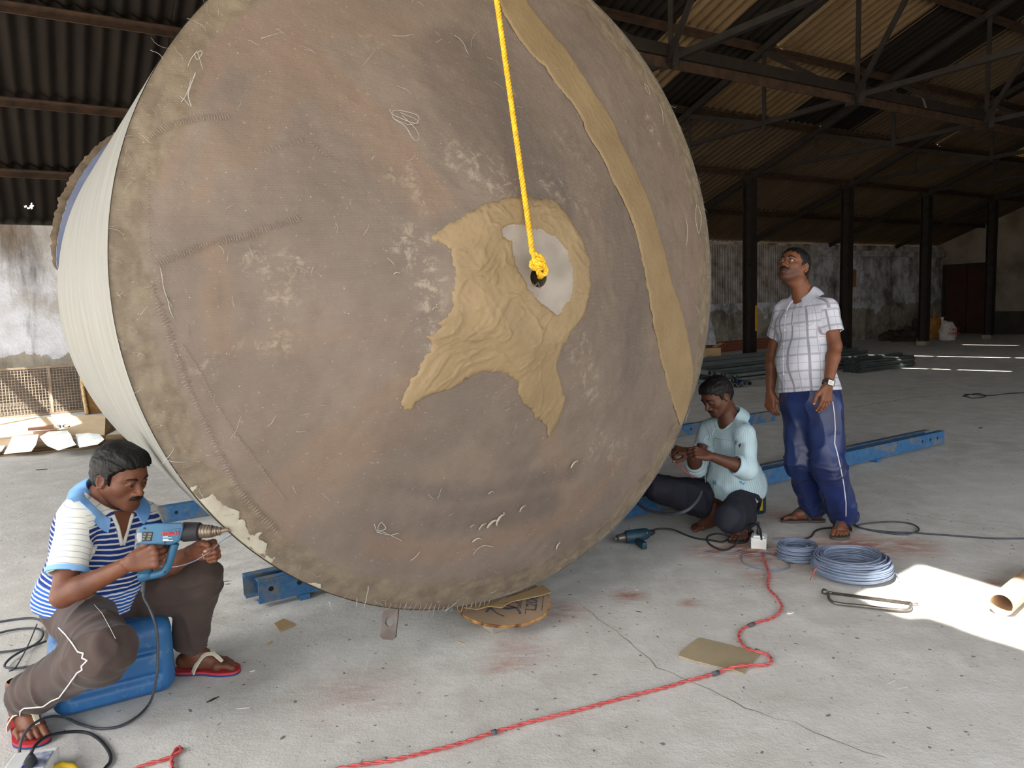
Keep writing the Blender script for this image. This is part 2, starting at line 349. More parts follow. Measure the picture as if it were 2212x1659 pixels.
# purlins, long girder, ridge
for i, t in enumerate(PUR):
    a, b = W(S0, t, roof_z(t)-.02), W(S1, t, roof_z(t)-.02); MB().angle(a, b, .085, .012, (TV[0], TV[1], SLOPE), -1).build('purlin', M_rust, ROOFS)
MB().bar(W(S0, RIDGE, roof_z(RIDGE)-.08), W(S1, RIDGE, roof_z(RIDGE)-.08), .1, .16).build('ridge_beam', M_steel, ROOFS)
TS = [13.55+3.42*k for k in range(-3, 4)]
g = empty('lattice_girder', W(10, 7.48, 4.1), 'long dark steel girder running under the roof trusses', 'girder')
MB().angle(W(S0, 7.48, 4.12), W(S1-.05, 7.48, 4.12), .13, .02).build('bottom_chord', M_steel, g)
MB().bar(W(S0, 7.43, 4.06), W(S1-.05, 7.43, 4.06), .02, .12).build('web_plate', M_rust, g)
for i, s in enumerate(TS):
    nm = ['first', 'second', 'third', 'fourth', 'fifth', 'sixth', 'seventh', 'eighth'][i]
    T_ = empty('roof_truss', W(s, 2.83, 0), nm+' dark steel roof truss counted from the open left end', 'truss', 'steel trusses under the roof')
    up = (LV[0], LV[1], 0)
    MB().bar(W(s, -.3, roof_z(-.3)-.13), W(s, RIDGE, roof_z(RIDGE)-.13), .1, .08, up).build('rafter', M_steel, T_)
    MB().bar(W(s, RIDGE, roof_z(RIDGE)-.13), W(s, T1, roof_z(T1)-.13), .1, .08, up).build('rafter', M_steel, T_)
    MB().angle(W(s, 2.83, 4.0), W(s, T1, 4.15), .07, .01).build('tie', M_steel, T_)
    for t in (4.4, 5.95, 7.48): MB().angle(W(s, t, 3.98), W(s, t, roof_z(t)-.12), .07, .012, up).build('post', M_steel, T_)
    for a, b in (((7.48, 4.08), (5.95, roof_z(5.95)-.15)), ((7.48, 4.08), (8.9, roof_z(8.9)-.15)), ((5.95, 4.05), (4.4, roof_z(4.4)-.15)), ((12.5, 4.1), (8.9, roof_z(8.9)-.15))):
        MB().bar(W(s, *a), W(s, *b), .07, .03, up).build('brace', M_steel, T_)
    for t, z in ((7.48, 4.1), (2.83, 4.0)):
        MB().box(W(s, t, z), (.012, .3, .24), (LV[0], LV[1], 0), (TV[0], TV[1], 0)).build('gusset_plate', M_steel, T_)
    if s > 9 and i < 7:
        k = i-3
        C_ = empty('steel_column', W(s, 2.83, 0), ['steel column in the row hidden behind the tank', 'nearest visible dark steel column with a yellow mark', 'second dark steel column, right behind the standing man', 'third dark steel column rising behind the tied sacks', 'farthest dark steel column near the gable wall'][max(0, min(4, k+1))], 'column', 'row of steel columns')
        x, y = Vector((LV[0], LV[1], 0)), Vector((TV[0], TV[1], 0)); z1 = roof_z(2.83)-.16
        b = MB(); b.box(W(s, 2.83, z1/2), (.012, .2, z1), x, y); b.box(W(s, 2.73, z1/2), (.2, .014, z1), x, y); b.box(W(s, 2.93, z1/2), (.2, .014, z1), x, y); b.build('shaft', M_steel, C_)
        MB().box(W(s, 2.83, .06), (.26, .26, .12), x, y).build('footing', M_endwall, C_, bevel=.02)
        for zb in (2.1, 2.75, 3.55): MB().box(W(s-.14, 2.93, zb), (.09, .03, .06), x, y).build('cleat', M_steel, C_)
        if k == 0: MB().box(W(s+.07, 2.945, .98), (.05, .012, .55), x, y).build('paint_mark', PM('yellow_paint', srgb(196, 140, 30), rough=.6), C_)
# cracks in the floor slab
def crack(px, w=.004):
    pts = []
    for i in range(len(px)-1):
        a, b = fl(*px[i]), fl(*px[i+1]); n = max(3, int((b-a).length/.05))
        for k in range(n): pts.append(a.lerp(b, k/n)+Vector((random.uniform(-.012, .012), random.uniform(-.012, .012), 0)))
    b = MB(); n = len(pts)
    for i, p in enumerate(pts):
        d = (pts[min(i+1, n-1)]-pts[max(i-1, 0)]).normalized(); q = Vector((-d.y, d.x, 0))*w*random.uniform(.4, 1.2); b.v += [tuple(p+q+Vector((0, 0, .0012))), tuple(p-q+Vector((0, 0, .0012)))]
    b.f = [(2*i, 2*i+1, 2*i+3, 2*i+2) for i in range(n-1)]; b.build('crack', M_crack, f_o, fix=False)
crack([(1262, 1310), (1340, 1375), (1420, 1440), (1530, 1490), (1640, 1540), (1790, 1590), (1960, 1659)], .0022)
crack([(1960, 1110), (2080, 1130), (2212, 1140)], .003)
crack([(1840, 880), (1970, 860), (2075, 850), (2212, 848)], .01)
# ================================================================== the tank lying on its side
DAZ = .579; DC = CAM0+.97*(np.array([-.108, 3.198, 1.544])-CAM0); DR = 1.414*.97; DH = .404*.97; RH = .25; DLEN = 2.58
DA = np.array([math.cos(DAZ), math.sin(DAZ), 0]); DN = np.array([math.sin(DAZ), -math.cos(DAZ), 0]); DZ = np.array([0, 0, 1.0])
def cone_h(r): return np.where(r < RH, DH, DH*(DR-r)/(DR-RH))
def face_pt(u, v, lift=0.0):
    u, v = np.asarray(u, float), np.asarray(v, float); h = cone_h(np.hypot(u, v))+lift
    return DC+u[..., None]*DA+v[..., None]*DZ+h[..., None]*DN
def uv_px(px, py):
    px, py = np.asarray(px, float), np.asarray(py, float)
    d = _F+_R*((px-CX)/F_PX)[..., None]-_U*((py-CY)/F_PX)[..., None]; h = np.full(px.shape, .2)
    for _ in range(25):
        k = ((DC-CAM0)@DN+h)/(d@DN); P = CAM0+d*k[..., None]-DC; u, v = P@DA, P@DZ; h = .5*h+.5*cone_h(np.minimum(np.hypot(u, v), DR))
    return np.stack([u, v], -1)
def UV(pts): p = np.array(pts, float); return uv_px(p[:, 0], p[:, 1])
def zoomed(pts, x0, y0, k): return [(x0+x/k, y0+y/k) for x, y in pts]
def poly_sd(P, poly):          # signed distance, negative inside
    d = np.full(len(P), 1e9); ins = np.zeros(len(P), bool); n = len(poly)
    for i in range(n):
        a, b = poly[i], poly[(i+1) % n]; e = b-a; w = P-a; t = np.clip(w@e/(e@e), 0, 1); d = np.minimum(d, ((w-t[:, None]*e)**2).sum(1))
        c1 = (a[1] > P[:, 1]) != (b[1] > P[:, 1]); x = a[0]+(P[:, 1]-a[1])/(b[1]-a[1]+1e-12)*e[0]; ins ^= c1 & (P[:, 0] < x)
    d = np.sqrt(d); return np.where(ins, -d, d)
def line_d(P, L):
    d = np.full(len(P), 1e9)
    for i in range(len(L)-1):
        a, b = L[i], L[i+1]; e = b-a; w = P-a; t = np.clip(w@e/(e@e+1e-12), 0, 1); d = np.minimum(d, ((w-t[:, None]*e)**2).sum(1))
    return np.sqrt(d)
_G = [RNG.random((64, 64)) for _ in range(6)]
def vnoise(P, sc, k=0, oct=4):  # value noise on 2-d points
    out = np.zeros(len(P)); amp = .5; tot = 0
    for o in range(oct):
        q = P*sc+o*17.3; i = np.floor(q).astype(int); f = q-i; f = f*f*(3-2*f); g = _G[(k+o) % 6]
        x0, y0 = i[:, 0] % 64, i[:, 1] % 64; x1, y1 = (x0+1) % 64, (y0+1) % 64
        out += amp*((g[x0, y0]*(1-f[:, 0])+g[x1, y0]*f[:, 0])*(1-f[:, 1])+(g[x0, y1]*(1-f[:, 0])+g[x1, y1]*f[:, 0])*f[:, 1]); tot += amp; amp *= .5; sc *= 2.03
    return out/tot
def set_attr(me, name, arr):
    a = me.attributes.new(name, 'FLOAT', 'POINT'); a.data.foreach_set('value', np.asarray(arr, np.float32))
def np_mesh(name, V, Fq, smooth=True):
    me = bpy.data.meshes.new(name); V = np.asarray(V, np.float32); Fq = np.asarray(Fq, np.int32); k = Fq.shape[1]
    me.vertices.add(len(V)); me.vertices.foreach_set('co', V.ravel()); me.loops.add(Fq.size); me.loops.foreach_set('vertex_index', Fq.ravel())
    me.polygons.add(len(Fq)); me.polygons.foreach_set('loop_start', np.arange(0, Fq.size, k, dtype=np.int32)); me.polygons.foreach_set('loop_total', np.full(len(Fq), k, np.int32))
    if smooth: me.polygons.foreach_set('use_smooth', np.ones(len(Fq), bool))
    me.update(calc_edges=True); me.validate(); return me
tank = empty('frp_tank', Vector(DC+np.array([0, 0, -DC[2]+.13])), 'huge brown fibreglass tank lying on its side, patched with tan putty', 'tank')
# --- face
NR, NA = 190, 540
rr = RH*.42+(DR-RH*.42)*np.linspace(0, 1, NR)**.9; aa = np.linspace(0, 2*np.pi, NA, endpoint=False); Rg, Ag = np.meshgrid(rr, aa, indexing='ij')
U_, V_ = (Rg*np.cos(Ag)).ravel(), (Rg*np.sin(Ag)).ravel(); PF = np.stack([U_, V_], 1)
band = np.zeros(len(PF)); dark = np.zeros(len(PF)); pale = np.zeros(len(PF))
wob = (vnoise(PF, 9, 1)-.5)*.07
def soft(d, w, e): return np.clip((w-d)/e+.5, 0, 1)
for pts, w, k in (([(650, 135), (790, 280), (930, 430)], .085, .8), ([(560, 1150), (700, 1010), (870, 860)], .10, .75), ([(470, 545), (470, 640), (478, 740)], .045, 1.0), ([(1185, 940), (1215, 1010), (1250, 1110)], .06, .6),
                  ([(300, 330), (360, 180), (470, 60), (620, 120)], .11, .7), ([(520, 330), (600, 210), (650, 140)], .07, .9), ([(800, 1175), (1000, 1190), (1250, 1105), (1330, 1010)], .05, .8), ([(640, 20), (860, 60), (1000, 190)], .09, .5),
                  ([(470, 745), (640, 735), (870, 700)], .035, .5), ([(480, 240), (440, 420)], .03, .7), ([(1300, 60), (1420, 260), (1490, 470), (1500, 700)], .09, .3), ([(860, 330), (960, 430)], .06, .9)):
    band = np.maximum(band, k*soft(line_d(PF, UV(pts))+wob, w, .045))
for pts, w, k in (([(860, 1050), (1000, 1075), (1180, 1035), (1240, 1020)], .04, .8), ([(990, 150), (1080, 280), (1180, 420)], .16, .8), ([(1200, 120), (1330, 330), (1400, 560)], .10, .6), ([(640, 180), (760, 300), (860, 440)], .05, .4), ([(480, 730), (474, 600)], .012, .5),
                  ([(560, 250), (700, 470), (860, 700)], .16, .4), ([(900, 930), (1040, 860), (1120, 940)], .14, .5), ([(700, 1180), (860, 1120)], .1, .35), ([(940, 1130), (1180, 1090)], .07, .8), ([(1330, 480), (1370, 700), (1370, 800)], .1, .5), ([(1000, 1260), (1130, 1240)], .05, .4)):
    dark = np.maximum(dark, k*soft(line_d(PF, UV(pts))+wob, w, .06))
for pts, w, k in (([(560, 560), (620, 580), (610, 640)], .07, .6), ([(780, 90), (820, 110)], .05, .5), ([(980, 340), (1060, 380), (1080, 400)], .06, .8), ([(870, 370), (940, 460)], .03, .9), ([(1230, 300), (1300, 420)], .04, .4), ([(500, 750), (600, 745)], .015, .7), ([(1180, 395), (1250, 440)], .05, .7), ([(900, 520), (930, 640), (940, 760)], .05, .8),
                  ([(1250, 740), (1280, 850)], .05, .7), ([(1290, 960), (1340, 980)], .05, .6), ([(1400, 250), (1425, 310)], .03, 1.3), ([(430, 800), (460, 770)], .03, .5)):
    pale = np.maximum(pale, k*soft(line_d(PF, UV(pts))+wob*1.5, w, .05))
Rf = Rg.ravel(); rim = np.clip((Rf-(DR-.13+(vnoise(PF, 5, 3)-.5)*.1))/.03, 0, 1)
bump_h = (vnoise(PF, 22, 2)-.5)*.006+(vnoise(PF, 5, 4)-.5)*.01+rim*((vnoise(PF, 40, 0)-.5)*.012+(vnoise(PF*np.array([1, 1]), 14, 1)-.5)*.01)
bump_h -= dark*.0; bump_h[Rf > DR-.002] = 0
VF = face_pt(U_, V_, bump_h-.004)
idx = np.arange(NR*NA).reshape(NR, NA); q = np.stack([idx[:-1], np.roll(idx, -1, 1)[:-1], np.roll(idx, -1, 1)[1:], idx[1:]], -1).reshape(-1, 4)
me = np_mesh('face_cone', VF, q)
for n_, a_ in (('band', band), ('dark', dark), ('pale', pale), ('rim', rim), ('fu', U_), ('fv', V_)): set_attr(me, n_, a_)
def face_mat():
    t = NT('brown_fibreglass', .55, 0, .35); cx = t.n('CombineXYZ'); t.l(t.attr('fu'), cx.inputs[0]); t.l(t.attr('fv'), cx.inputs[1]); p = cx.outputs[0]
    n1 = t.noise(2.2, 6, .6, p); n2 = t.noise(11, 7, .65, p); n3 = t.noise(70, 4, .6, p)
    c = t.mix(t.ramp(n1, .35, .68), srgb(118, 104, 93), srgb(98, 87, 78))
    c = t.mix(t.math('MULTIPLY', t.attr('band'), t.ramp(n2, .25, .6, .4, .85)), c, srgb(120, 99, 83))
    c = t.mix(t.math('MULTIPLY', t.attr('dark'), t.ramp(n2, .3, .65, .45, .9)), c, srgb(86, 77, 72))
    c = t.mix(t.math('MULTIPLY', t.ramp(n2, .5, .7), .4), c, srgb(102, 87, 76))
    c = t.mix(t.math('MULTIPLY', t.attr('rim'), .75), c, t.mix(t.ramp(n2, .4, .6), srgb(118, 106, 86), srgb(96, 84, 68)))
    pm = t.math('MULTIPLY', t.math('MULTIPLY', t.math('ADD', t.attr('pale'), .03), .6), t.ramp(t.noise(26, 6, .75, p, .4), .50, .62)); c = t.mix(pm, c, srgb(166, 154, 136))
    c = t.mix(t.math('MULTIPLY', t.ramp(n3, .62, .74), .45), c, srgb(160, 150, 140))
    w = t.n('TexWave', wave_type='BANDS', bands_direction='DIAGONAL'); t.l(p, w.inputs[0]); w.inputs['Scale'].default_value = 75; w.inputs['Distortion'].default_value = .6
    w2 = t.n('TexWave', wave_type='BANDS', bands_direction='Y'); t.l(p, w2.inputs[0]); w2.inputs['Scale'].default_value = 60; w2.inputs['Distortion'].default_value = .5
    weave = t.math('MULTIPLY', w.outputs['Fac'], w2.outputs['Fac']); c = t.mix(t.math('MULTIPLY', weave, .12), c, srgb(175, 160, 148))
    v = t.n('TexVoronoi'); t.l(p, v.inputs['Vector']); v.inputs['Scale'].default_value = 26; c = t.mix(t.ramp(v.outputs['Distance'], .035, .05, .85, 0), c, srgb(190, 180, 160))
    t.color(c); t.rough(t.ramp(n2, .3, .7, .42, .7)); t.bump(t.math('ADD', t.math('MULTIPLY', weave, .25), t.math('ADD', n3, n2)), .3, .008); return t.m
M_face = face_mat(); face_o = put('face_cone', me, M_face, tank)
# --- flank, a pale shell widening a little to the back
def flank_mat():
    t = NT('pale_fibreglass_shell', .6, 0, .3); p = t.co(); a = t.attr('fa'); h = t.attr('fh'); cx = t.n('CombineXYZ'); t.l(a, cx.inputs[0]); t.l(h, cx.inputs[1]); q = cx.outputs[0]
    n1 = t.noise(1.2, 6, .65, t.map(q, (1.2, 9, 1))); n2 = t.noise(3, 6, .7, t.map(q, (2.5, 30, 1)))
    c = t.mix(t.ramp(n1, .3, .7), srgb(144, 144, 139), srgb(126, 124, 117)); c = t.mix(t.math('MULTIPLY', t.ramp(n2, .52, .72), .6), c, srgb(104, 99, 90)); c = t.mix(t.math('MULTIPLY', t.ramp(t.noise(9, 5, .7, t.map(q, (3, 6, 1))), .66, .72), .7), c, srgb(100, 92, 80)); t.color(c); t.bump(n2, .25, .006); return t.m
M_shell = flank_mat()
NF = 40; aa2 = np.linspace(0, 2*np.pi, 240, endpoint=False); hh = np.linspace(0, DLEN, NF); Hg, A2 = np.meshgrid(hh, aa2, indexing='ij')
Rr = DR*(1+.035*(Hg/DLEN))+.002
VS = DC+(Rr*np.cos(A2))[..., None]*DA+(Rr*np.sin(A2))[..., None]*DZ-Hg[..., None]*DN
VS = VS.reshape(-1, 3); ix = np.arange(NF*240).reshape(NF, 240); q = np.stack([ix[:-1], ix[1:], np.roll(ix, -1, 1)[1:], np.roll(ix, -1, 1)[:-1]], -1).reshape(-1, 4)
me = np_mesh('shell', VS, q); set_attr(me, 'fa', (A2*DR).ravel()); set_attr(me, 'fh', Hg.ravel()); put('shell', me, M_shell, tank)
# back end and its ragged felt lip
b = MB(); Rb = DR*1.035; cb = DC-DN*DLEN; b.v = [tuple(cb+DN*.03)]+[tuple(cb+DN*.03+(Rb-.006)*(math.cos(x)*DA+math.sin(x)*DZ)) for x in aa2]; b.v = b.v[1:]; b.f = [tuple(range(240))]; b.build('back_end', M_shell, tank)
M_felt = PM('brown_felt', srgb(112, 98, 80), srgb(84, 72, 58), 14, .95, bump=.6, bscale=60)
M_lipshade = PM('blue_grey_lip_shade', srgb(112, 120, 146), srgb(90, 98, 122), 4, .5)  # blue-grey strip paints the shadow lying under the felt lip
b = MB(); b2 = MB(); n = 60
for i in range(n+1):
    x = math.radians(131+i*41/n); k = math.sin(math.pi*i/n)**.5; wv = .075*k*(1+.25*mnoise.noise((i*.6, 0, 0)))
    for r_, h_ in ((Rb-.01, -.02), (Rb+wv*.45, -.02), (Rb+wv*.45, .05), (Rb-.01, .05)): b2.v.append(tuple(cb+DN*h_+r_*(math.cos(x)*DA+math.sin(x)*DZ)))
    for r_, h_ in ((Rb-.01, -.1), (Rb+wv, -.1), (Rb+wv*(1+.12*random.random()), -.03), (Rb-.01, -.03)): b.v.append(tuple(cb+DN*h_+r_*(math.cos(x)*DA+math.sin(x)*DZ)))
for m_ in (b, b2):
    m_.f = [(4*i+k, 4*i+(k+1) % 4, 4*i+4+(k+1) % 4, 4*i+4+k) for i in range(n) for k in range(4)]
b.build('felt_lip', M_felt, tank, smooth=True); b2.build('lip_shade', M_lipshade, tank)
# --- putty and bare patches: real layers trowelled on the face
def layer(name, outer, holes, h, thick, mat, rag=.012, trowel=None, sc=30):
    po = UV(outer); hs = [UV(x) for x in holes]; lo, hi = po.min(0)-.03, po.max(0)+.03
    us, vs = np.arange(lo[0], hi[0], h), np.arange(lo[1], hi[1], h); A, B = np.meshgrid(us, vs, indexing='ij'); P = np.stack([A.ravel(), B.ravel()], 1)
    d = poly_sd(P, po)
    for x in hs: d = np.maximum(d, -poly_sd(P, x))
    d = d+(vnoise(P, sc, 2, 4)-.5)*rag*2.2+(vnoise(P, sc*3.5, 4, 2)-.5)*rag; d = np.maximum(d, np.hypot(P[:, 0], P[:, 1])-(DR-.003))
    hgt = thick*np.clip(-d/.012, 0, 1)**.6
    if trowel:
        ang, amp = trowel; w = P[:, 0]*math.cos(ang)+P[:, 1]*math.sin(ang); w2 = -P[:, 0]*math.sin(ang)+P[:, 1]*math.cos(ang)
        wq = (vnoise(P, 6, 3, 2)-.5)*.12; q = np.stack([w*5+wq*20, w2*22+wq*30], 1); r1 = vnoise(q, 1, 1, 3); ridge = np.clip(1-np.abs(r1-.5)*16, 0, 1); q2 = np.stack([w2*7+wq*30, w*12], 1); ridge2 = np.clip(1-np.abs(vnoise(q2, 1, 4, 3)-.5)*18, 0, 1)
        reg = np.clip((vnoise(P, 4, 5, 2)-.35)*5, 0, 1); hgt = hgt+np.clip(-d/.03, 0, 1)*amp*(ridge*.45*reg+ridge2*.4*(1-reg*.6)+(vnoise(P, 12, 3, 3)-.5)*.5+.3*(vnoise(q*np.array([.8, 6]), 1, 2, 2)-.5)+.3*(vnoise(P, 60, 1, 2)-.5))
    nu, nv = len(us), len(vs); d2 = d.reshape(nu, nv); keep = d2 < 0; g0, g1 = np.gradient(d2, h); gm = np.maximum(np.hypot(g0, g1), .3); sh_ = np.clip(d2, 0, 2.5*h)/gm
    P = P-np.stack([(g0/gm*sh_).ravel(), (g1/gm*sh_).ravel()], 1); V = face_pt(P[:, 0], P[:, 1], hgt-.0015)
    ix = np.arange(nu*nv).reshape(nu, nv); c = keep[:-1, :-1] | keep[1:, :-1] | keep[1:, 1:] | keep[:-1, 1:]
    qd = np.stack([ix[:-1, :-1][c], ix[1:, :-1][c], ix[1:, 1:][c], ix[:-1, 1:][c]], -1); used = np.unique(qd); mp = np.zeros(nu*nv, int); mp[used] = np.arange(len(used))
    return put(name, np_mesh(name, V[used], mp[qd]), mat, tank)
M_putty = PM('tan_putty', srgb(138, 118, 88), srgb(125, 106, 78), 5, .6, bump=.4, bscale=60, spec=.35, bd=.004)
M_plate = PM('grey_hub_plate', srgb(150, 142, 134), srgb(132, 124, 116), 9, .6, bump=.1)
M_bare = PM('bare_pale_resin', srgb(172, 166, 150), srgb(150, 142, 126), 9, .7, bump=.2)
star = zoomed([(660, 130), (810, 120), (960, 150), (1060, 260), (1130, 380), (1175, 520), (1175, 680), (1140, 830), (1060, 930), (1010, 1030), (975, 1130), (1000, 1250), (1030, 1330), (1000, 1430), (960, 1500), (930, 1560), (910, 1490), (830, 1420), (760, 1330), (740, 1230), (670, 1180), (590, 1170), (520, 1165), (430, 1210), (330, 1280), (200, 1310), (100, 1390), (40, 1370), (90, 1240), (190, 1080), (240, 1010), (210, 960), (300, 900), (250, 890), (350, 800), (360, 700), (370, 560), (350, 440), (290, 400), (230, 370), (260, 330), (400, 260), (500, 190)], 850, 380, 2.764)
plate = zoomed([(650, 320), (690, 295), (780, 290), (800, 330), (880, 320), (960, 370), (1030, 450), (1065, 560), (1070, 650), (1055, 720), (1010, 770), (980, 820), (930, 780), (860, 730), (800, 670), (780, 600), (740, 530), (720, 470), (715, 390), (660, 360)], 850, 380, 2.764)
o = layer('putty_patch', star, [plate], .0042, .008, M_putty, .010, (math.radians(38), .011)); o['label'] = 'star-shaped tan putty trowelled around the hub'
strip = zoomed([(760, -260), (790, -90), (820, 0), (860, 100), (900, 170), (950, 250), (1040, 370), (1120, 430), (1190, 540), (1260, 620), (1340, 740), (1390, 860), (1450, 960), (1500, 1050), (1560, 1180), (1620, 1290), (1660, 1390), (1700, 1500), (1730, 1650)], 800, 0, 2.949)
strip += [(1395, 600), (1410, 690), (1425, 765), (1440, 825), (1458, 885), (1474, 925), (1482, 900), (1492, 860), (1499, 805), (1490, 740), (1468, 650), (1452, 610)]
strip += list(reversed(zoomed([(900, -250), (960, -100), (1000, 0), (1060, 90), (1140, 190), (1240, 300), (1330, 440), (1410, 560), (1480, 660), (1550, 770), (1600, 900), (1660, 1020), (1740, 1180), (1790, 1310), (1830, 1450), (1890, 1650)], 800, 0, 2.949)))
o = layer('putty_strip', strip, [], .005, .006, M_putty, .007, (math.radians(-62), .0025)); o['label'] = 'long smooth tan putty strip along the seam'
bare = zoomed([(395, 570), (470, 548), (440, 605), (490, 655), (540, 640), (590, 610), (640, 660), (700, 700), (800, 760), (780, 840), (830, 820), (850, 880), (900, 930), (990, 920), (960, 970), (1030, 1010), (1010, 1080), (1080, 1130), (1050, 1200), (860, 1130), (600, 880), (440, 680)], 300, 900, 3.686)
layer('bare_patch', bare, [], .004, .0025, M_bare, .006)
layer('bare_patch', [(655, 1256), (690, 1262), (700, 1285), (724, 1290), (735, 1310), (690, 1300)], [], .004, .002, M_bare, .006)
# crumbs of putty stuck to the cloth
for i, (px, py, a, l) in enumerate([(1065, 1128, .5, .03), (1080, 1118, 1.2, .03), (1042, 1135, .8, .02), (1128, 1096, 1, .018), (1060, 1063, .3, .012), (1030, 1165, .1, .022), (1240, 1000, .8, .022), (1205, 1176, 1.4, .02), (1020, 1135, .4, .01), (940, 665, .5, .012), (856, 590, .2, .01), (806, 340, 1, .008)]):
    u, v = uv_px(px, py); pts = [face_pt(u+math.cos(a)*l*k+.3*l*math.sin(3*k), v+math.sin(a)*l*k+.25*l*math.cos(4*k), .004) for k in np.linspace(-1, 1, 8)]
    MB().tube(pts, [l*.12*(1+.5*math.sin(5*k)) for k in np.linspace(0, 1, 8)], 6).build('putty_crumb', M_bare, tank, smooth=True)
# --- hub plate with its pipe hole
def fp(u, v, l=0): return Vector(face_pt(u, v, l))
hu, hv = uv_px(1163, 599); HR = .037
b = MB(); n = 64; ctr = lambda r, a, h: Vector(DC+DA*(hu+r*math.cos(a))+DZ*(hv+r*math.sin(a))+DN*(DH+h))
prof = [(HR, -.22), (HR, .001), (.045, .003), (.24, .001)]
for r_, h_ in prof:
    for k in range(n): b.v.append(tuple(ctr(r_, 2*math.pi*k/n, h_)))
b.f = [(i*n+k, i*n+(k+1) % n, (i+1)*n+(k+1) % n, (i+1)*n+k) for i in range(3) for k in range(n)]+[tuple(range(n))]
M_bore = PM('bore', srgb(120, 108, 92), srgb(84, 74, 62), 20, .8)
o = b.build('hub_plate', M_plate, tank, smooth=True, auto=40); o.data.materials.append(M_bore)
for pl in o.data.polygons:
    if pl.index < n or pl.index == len(o.data.polygons)-1: pl.material_index = 1
# --- stitched seams (each stitch a raised thread)
M_thread = PM('resin_soaked_thread', srgb(152, 138, 128), srgb(128, 114, 104), 30, .6)
def seam(pts, step, ln, w, jit=.2, lift=.002):
    P = UV(pts); b = MB(); d = 0
    for i in range(len(P)-1):
        a, c = P[i], P[i+1]; L = np.linalg.norm(c-a); e = (c-a)/L; m = np.array([-e[1], e[0]])
        for k in range(int(L/step)):
            p = a+e*(k+.5)*step; l_ = ln*random.uniform(1-jit, 1+jit); m2 = m+e*random.uniform(-.25, .25)
            b.tube([fp(*(p-m2*l_/2), lift), fp(*p, lift+.0025), fp(*(p+m2*l_/2), lift)], [w*.5, w, w*.5], 4)
    o = b.build('stitched_seam', M_thread, tank, smooth=True); o['kind'] = 'stuff'
seam([(318, 300), (340, 286), (375, 268), (430, 255), (500, 250)], .008, .022, .0014)
seam([(335, 575), (400, 545), (450, 525), (520, 513), (570, 495), (650, 470)], .008, .024, .0012, .4)
seam([(392, 742), (430, 800), (465, 870), (500, 925), (560, 1005), (620, 1085)], .009, .008, .0016, .5)
seam([(325, 615), (350, 680), (372, 740), (400, 820), (440, 910), (470, 970), (510, 1050), (560, 1110), (600, 1150)], .011, .022, .0016, .5)
seam([(320, 340), (318, 420), (322, 500), (325, 560)], .013, .01, .0014, .5)
seam([(1060, 1300), (980, 1316), (900, 1312), (830, 1306)], .022, .035, .002, .4)
seam([(560, 330), (660, 300), (720, 345)], .012, .014, .001, .5)
# --- loose glass fibres
M_fib = PM('white_glass_fibre', srgb(184, 180, 174), srgb(158, 152, 146), 30, .5)
b = MB()
def strand(u, v, a, l, r=.0008, curl=1.0):
    pts = []; x, y = u, v
    for k in range(6): pts.append(fp(x, y, .003+.004*math.sin(k))); x += math.cos(a)*l/5; y += math.sin(a)*l/5; a += random.uniform(-.35, .35)*curl
    b.tube(pts, r, 3)
for i in range(120):
    a = random.uniform(0, 6.28); r_ = DR*math.sqrt(random.uniform(.1, .96)); u, v = r_*math.cos(a), r_*math.sin(a)
    if u > .2 and random.random() < .6: continue
    strand(u, v, random.uniform(0, 6.28), random.uniform(.01, .05)*(1 if random.random() < .85 else 2), random.uniform(.0004, .0009))
for i in range(150):   # frayed rim
    a = random.uniform(0, 6.28); k = random.random() < .12; r_ = DR-random.uniform(.0, .06)
    u, v = r_*math.cos(a), r_*math.sin(a); strand(u, v, a+random.uniform(-1.3, 1.3), random.uniform(.02, .06)*(1.6 if k else 1), random.uniform(.0003, .0006), 1.5)
for px, py, px2, py2 in ((410, 230, 408, 228), (413, 165, 402, 225), (345, 575, 365, 665), (378, 965, 352, 1005), (795, 1265, 790, 1318), (770, 1290, 772, 1316), (960, 1320, 985, 1300), (545, 555, 540, 530), (885, 1210, 910, 1195), (1480, 470, 1487, 530), (360, 640, 372, 690), (352, 990, 400, 1010), (712, 1300, 722, 1330)):
    p, q_ = uv_px(px, py), uv_px(px2, py2); L = np.linalg.norm(q_-p); strand(p[0], p[1], math.atan2(q_[1]-p[1], q_[0]-p[0]), max(L, .04), .0014, .6)
o = b.build('loose_fibres', M_fib, tank, smooth=True, fix=False); o['kind'] = 'stuff'
def loop(pts, r=.001, w=.01):
    P = UV(pts); sp = spline([fp(p[0], p[1], .004+random.uniform(0, w)) for p in P], 6); MB().tube(sp, r, 4).build('fibre_curl', M_fib, tank, smooth=True)
loop([(838, 238), (850, 250), (895, 268), (897, 250), (850, 240), (848, 255), (872, 275), (890, 302), (902, 300), (895, 280), (868, 250)], .001)
loop([(862, 245), (900, 262), (880, 270), (850, 258)], .0008)
loop([(806, 1130), (812, 1145), (830, 1140), (822, 1128), (815, 1143), (835, 1152), (868, 1168)], .0014)
loop([(812, 1148), (840, 1155), (858, 1150)], .0014)
loop([(1020, 1198), (1030, 1185), (1045, 1178), (1062, 1180)], .0014)
loop([(422, 158), (410, 190), (406, 208), (412, 232)], .0018)
loop([(418, 118), (425, 130), (435, 118), (432, 112), (424, 116)], .0010)
loop([(425, 112), (412, 128), (405, 145)], .0010); loop([(425, 115), (432, 135), (437, 150)], .0010)
loop([(1502, 440), (1498, 470), (1507, 505), (1512, 470), (1505, 445)], .0010)
loop([(1388, 180), (1392, 195), (1402, 205), (1398, 190), (1390, 182)], .0008)
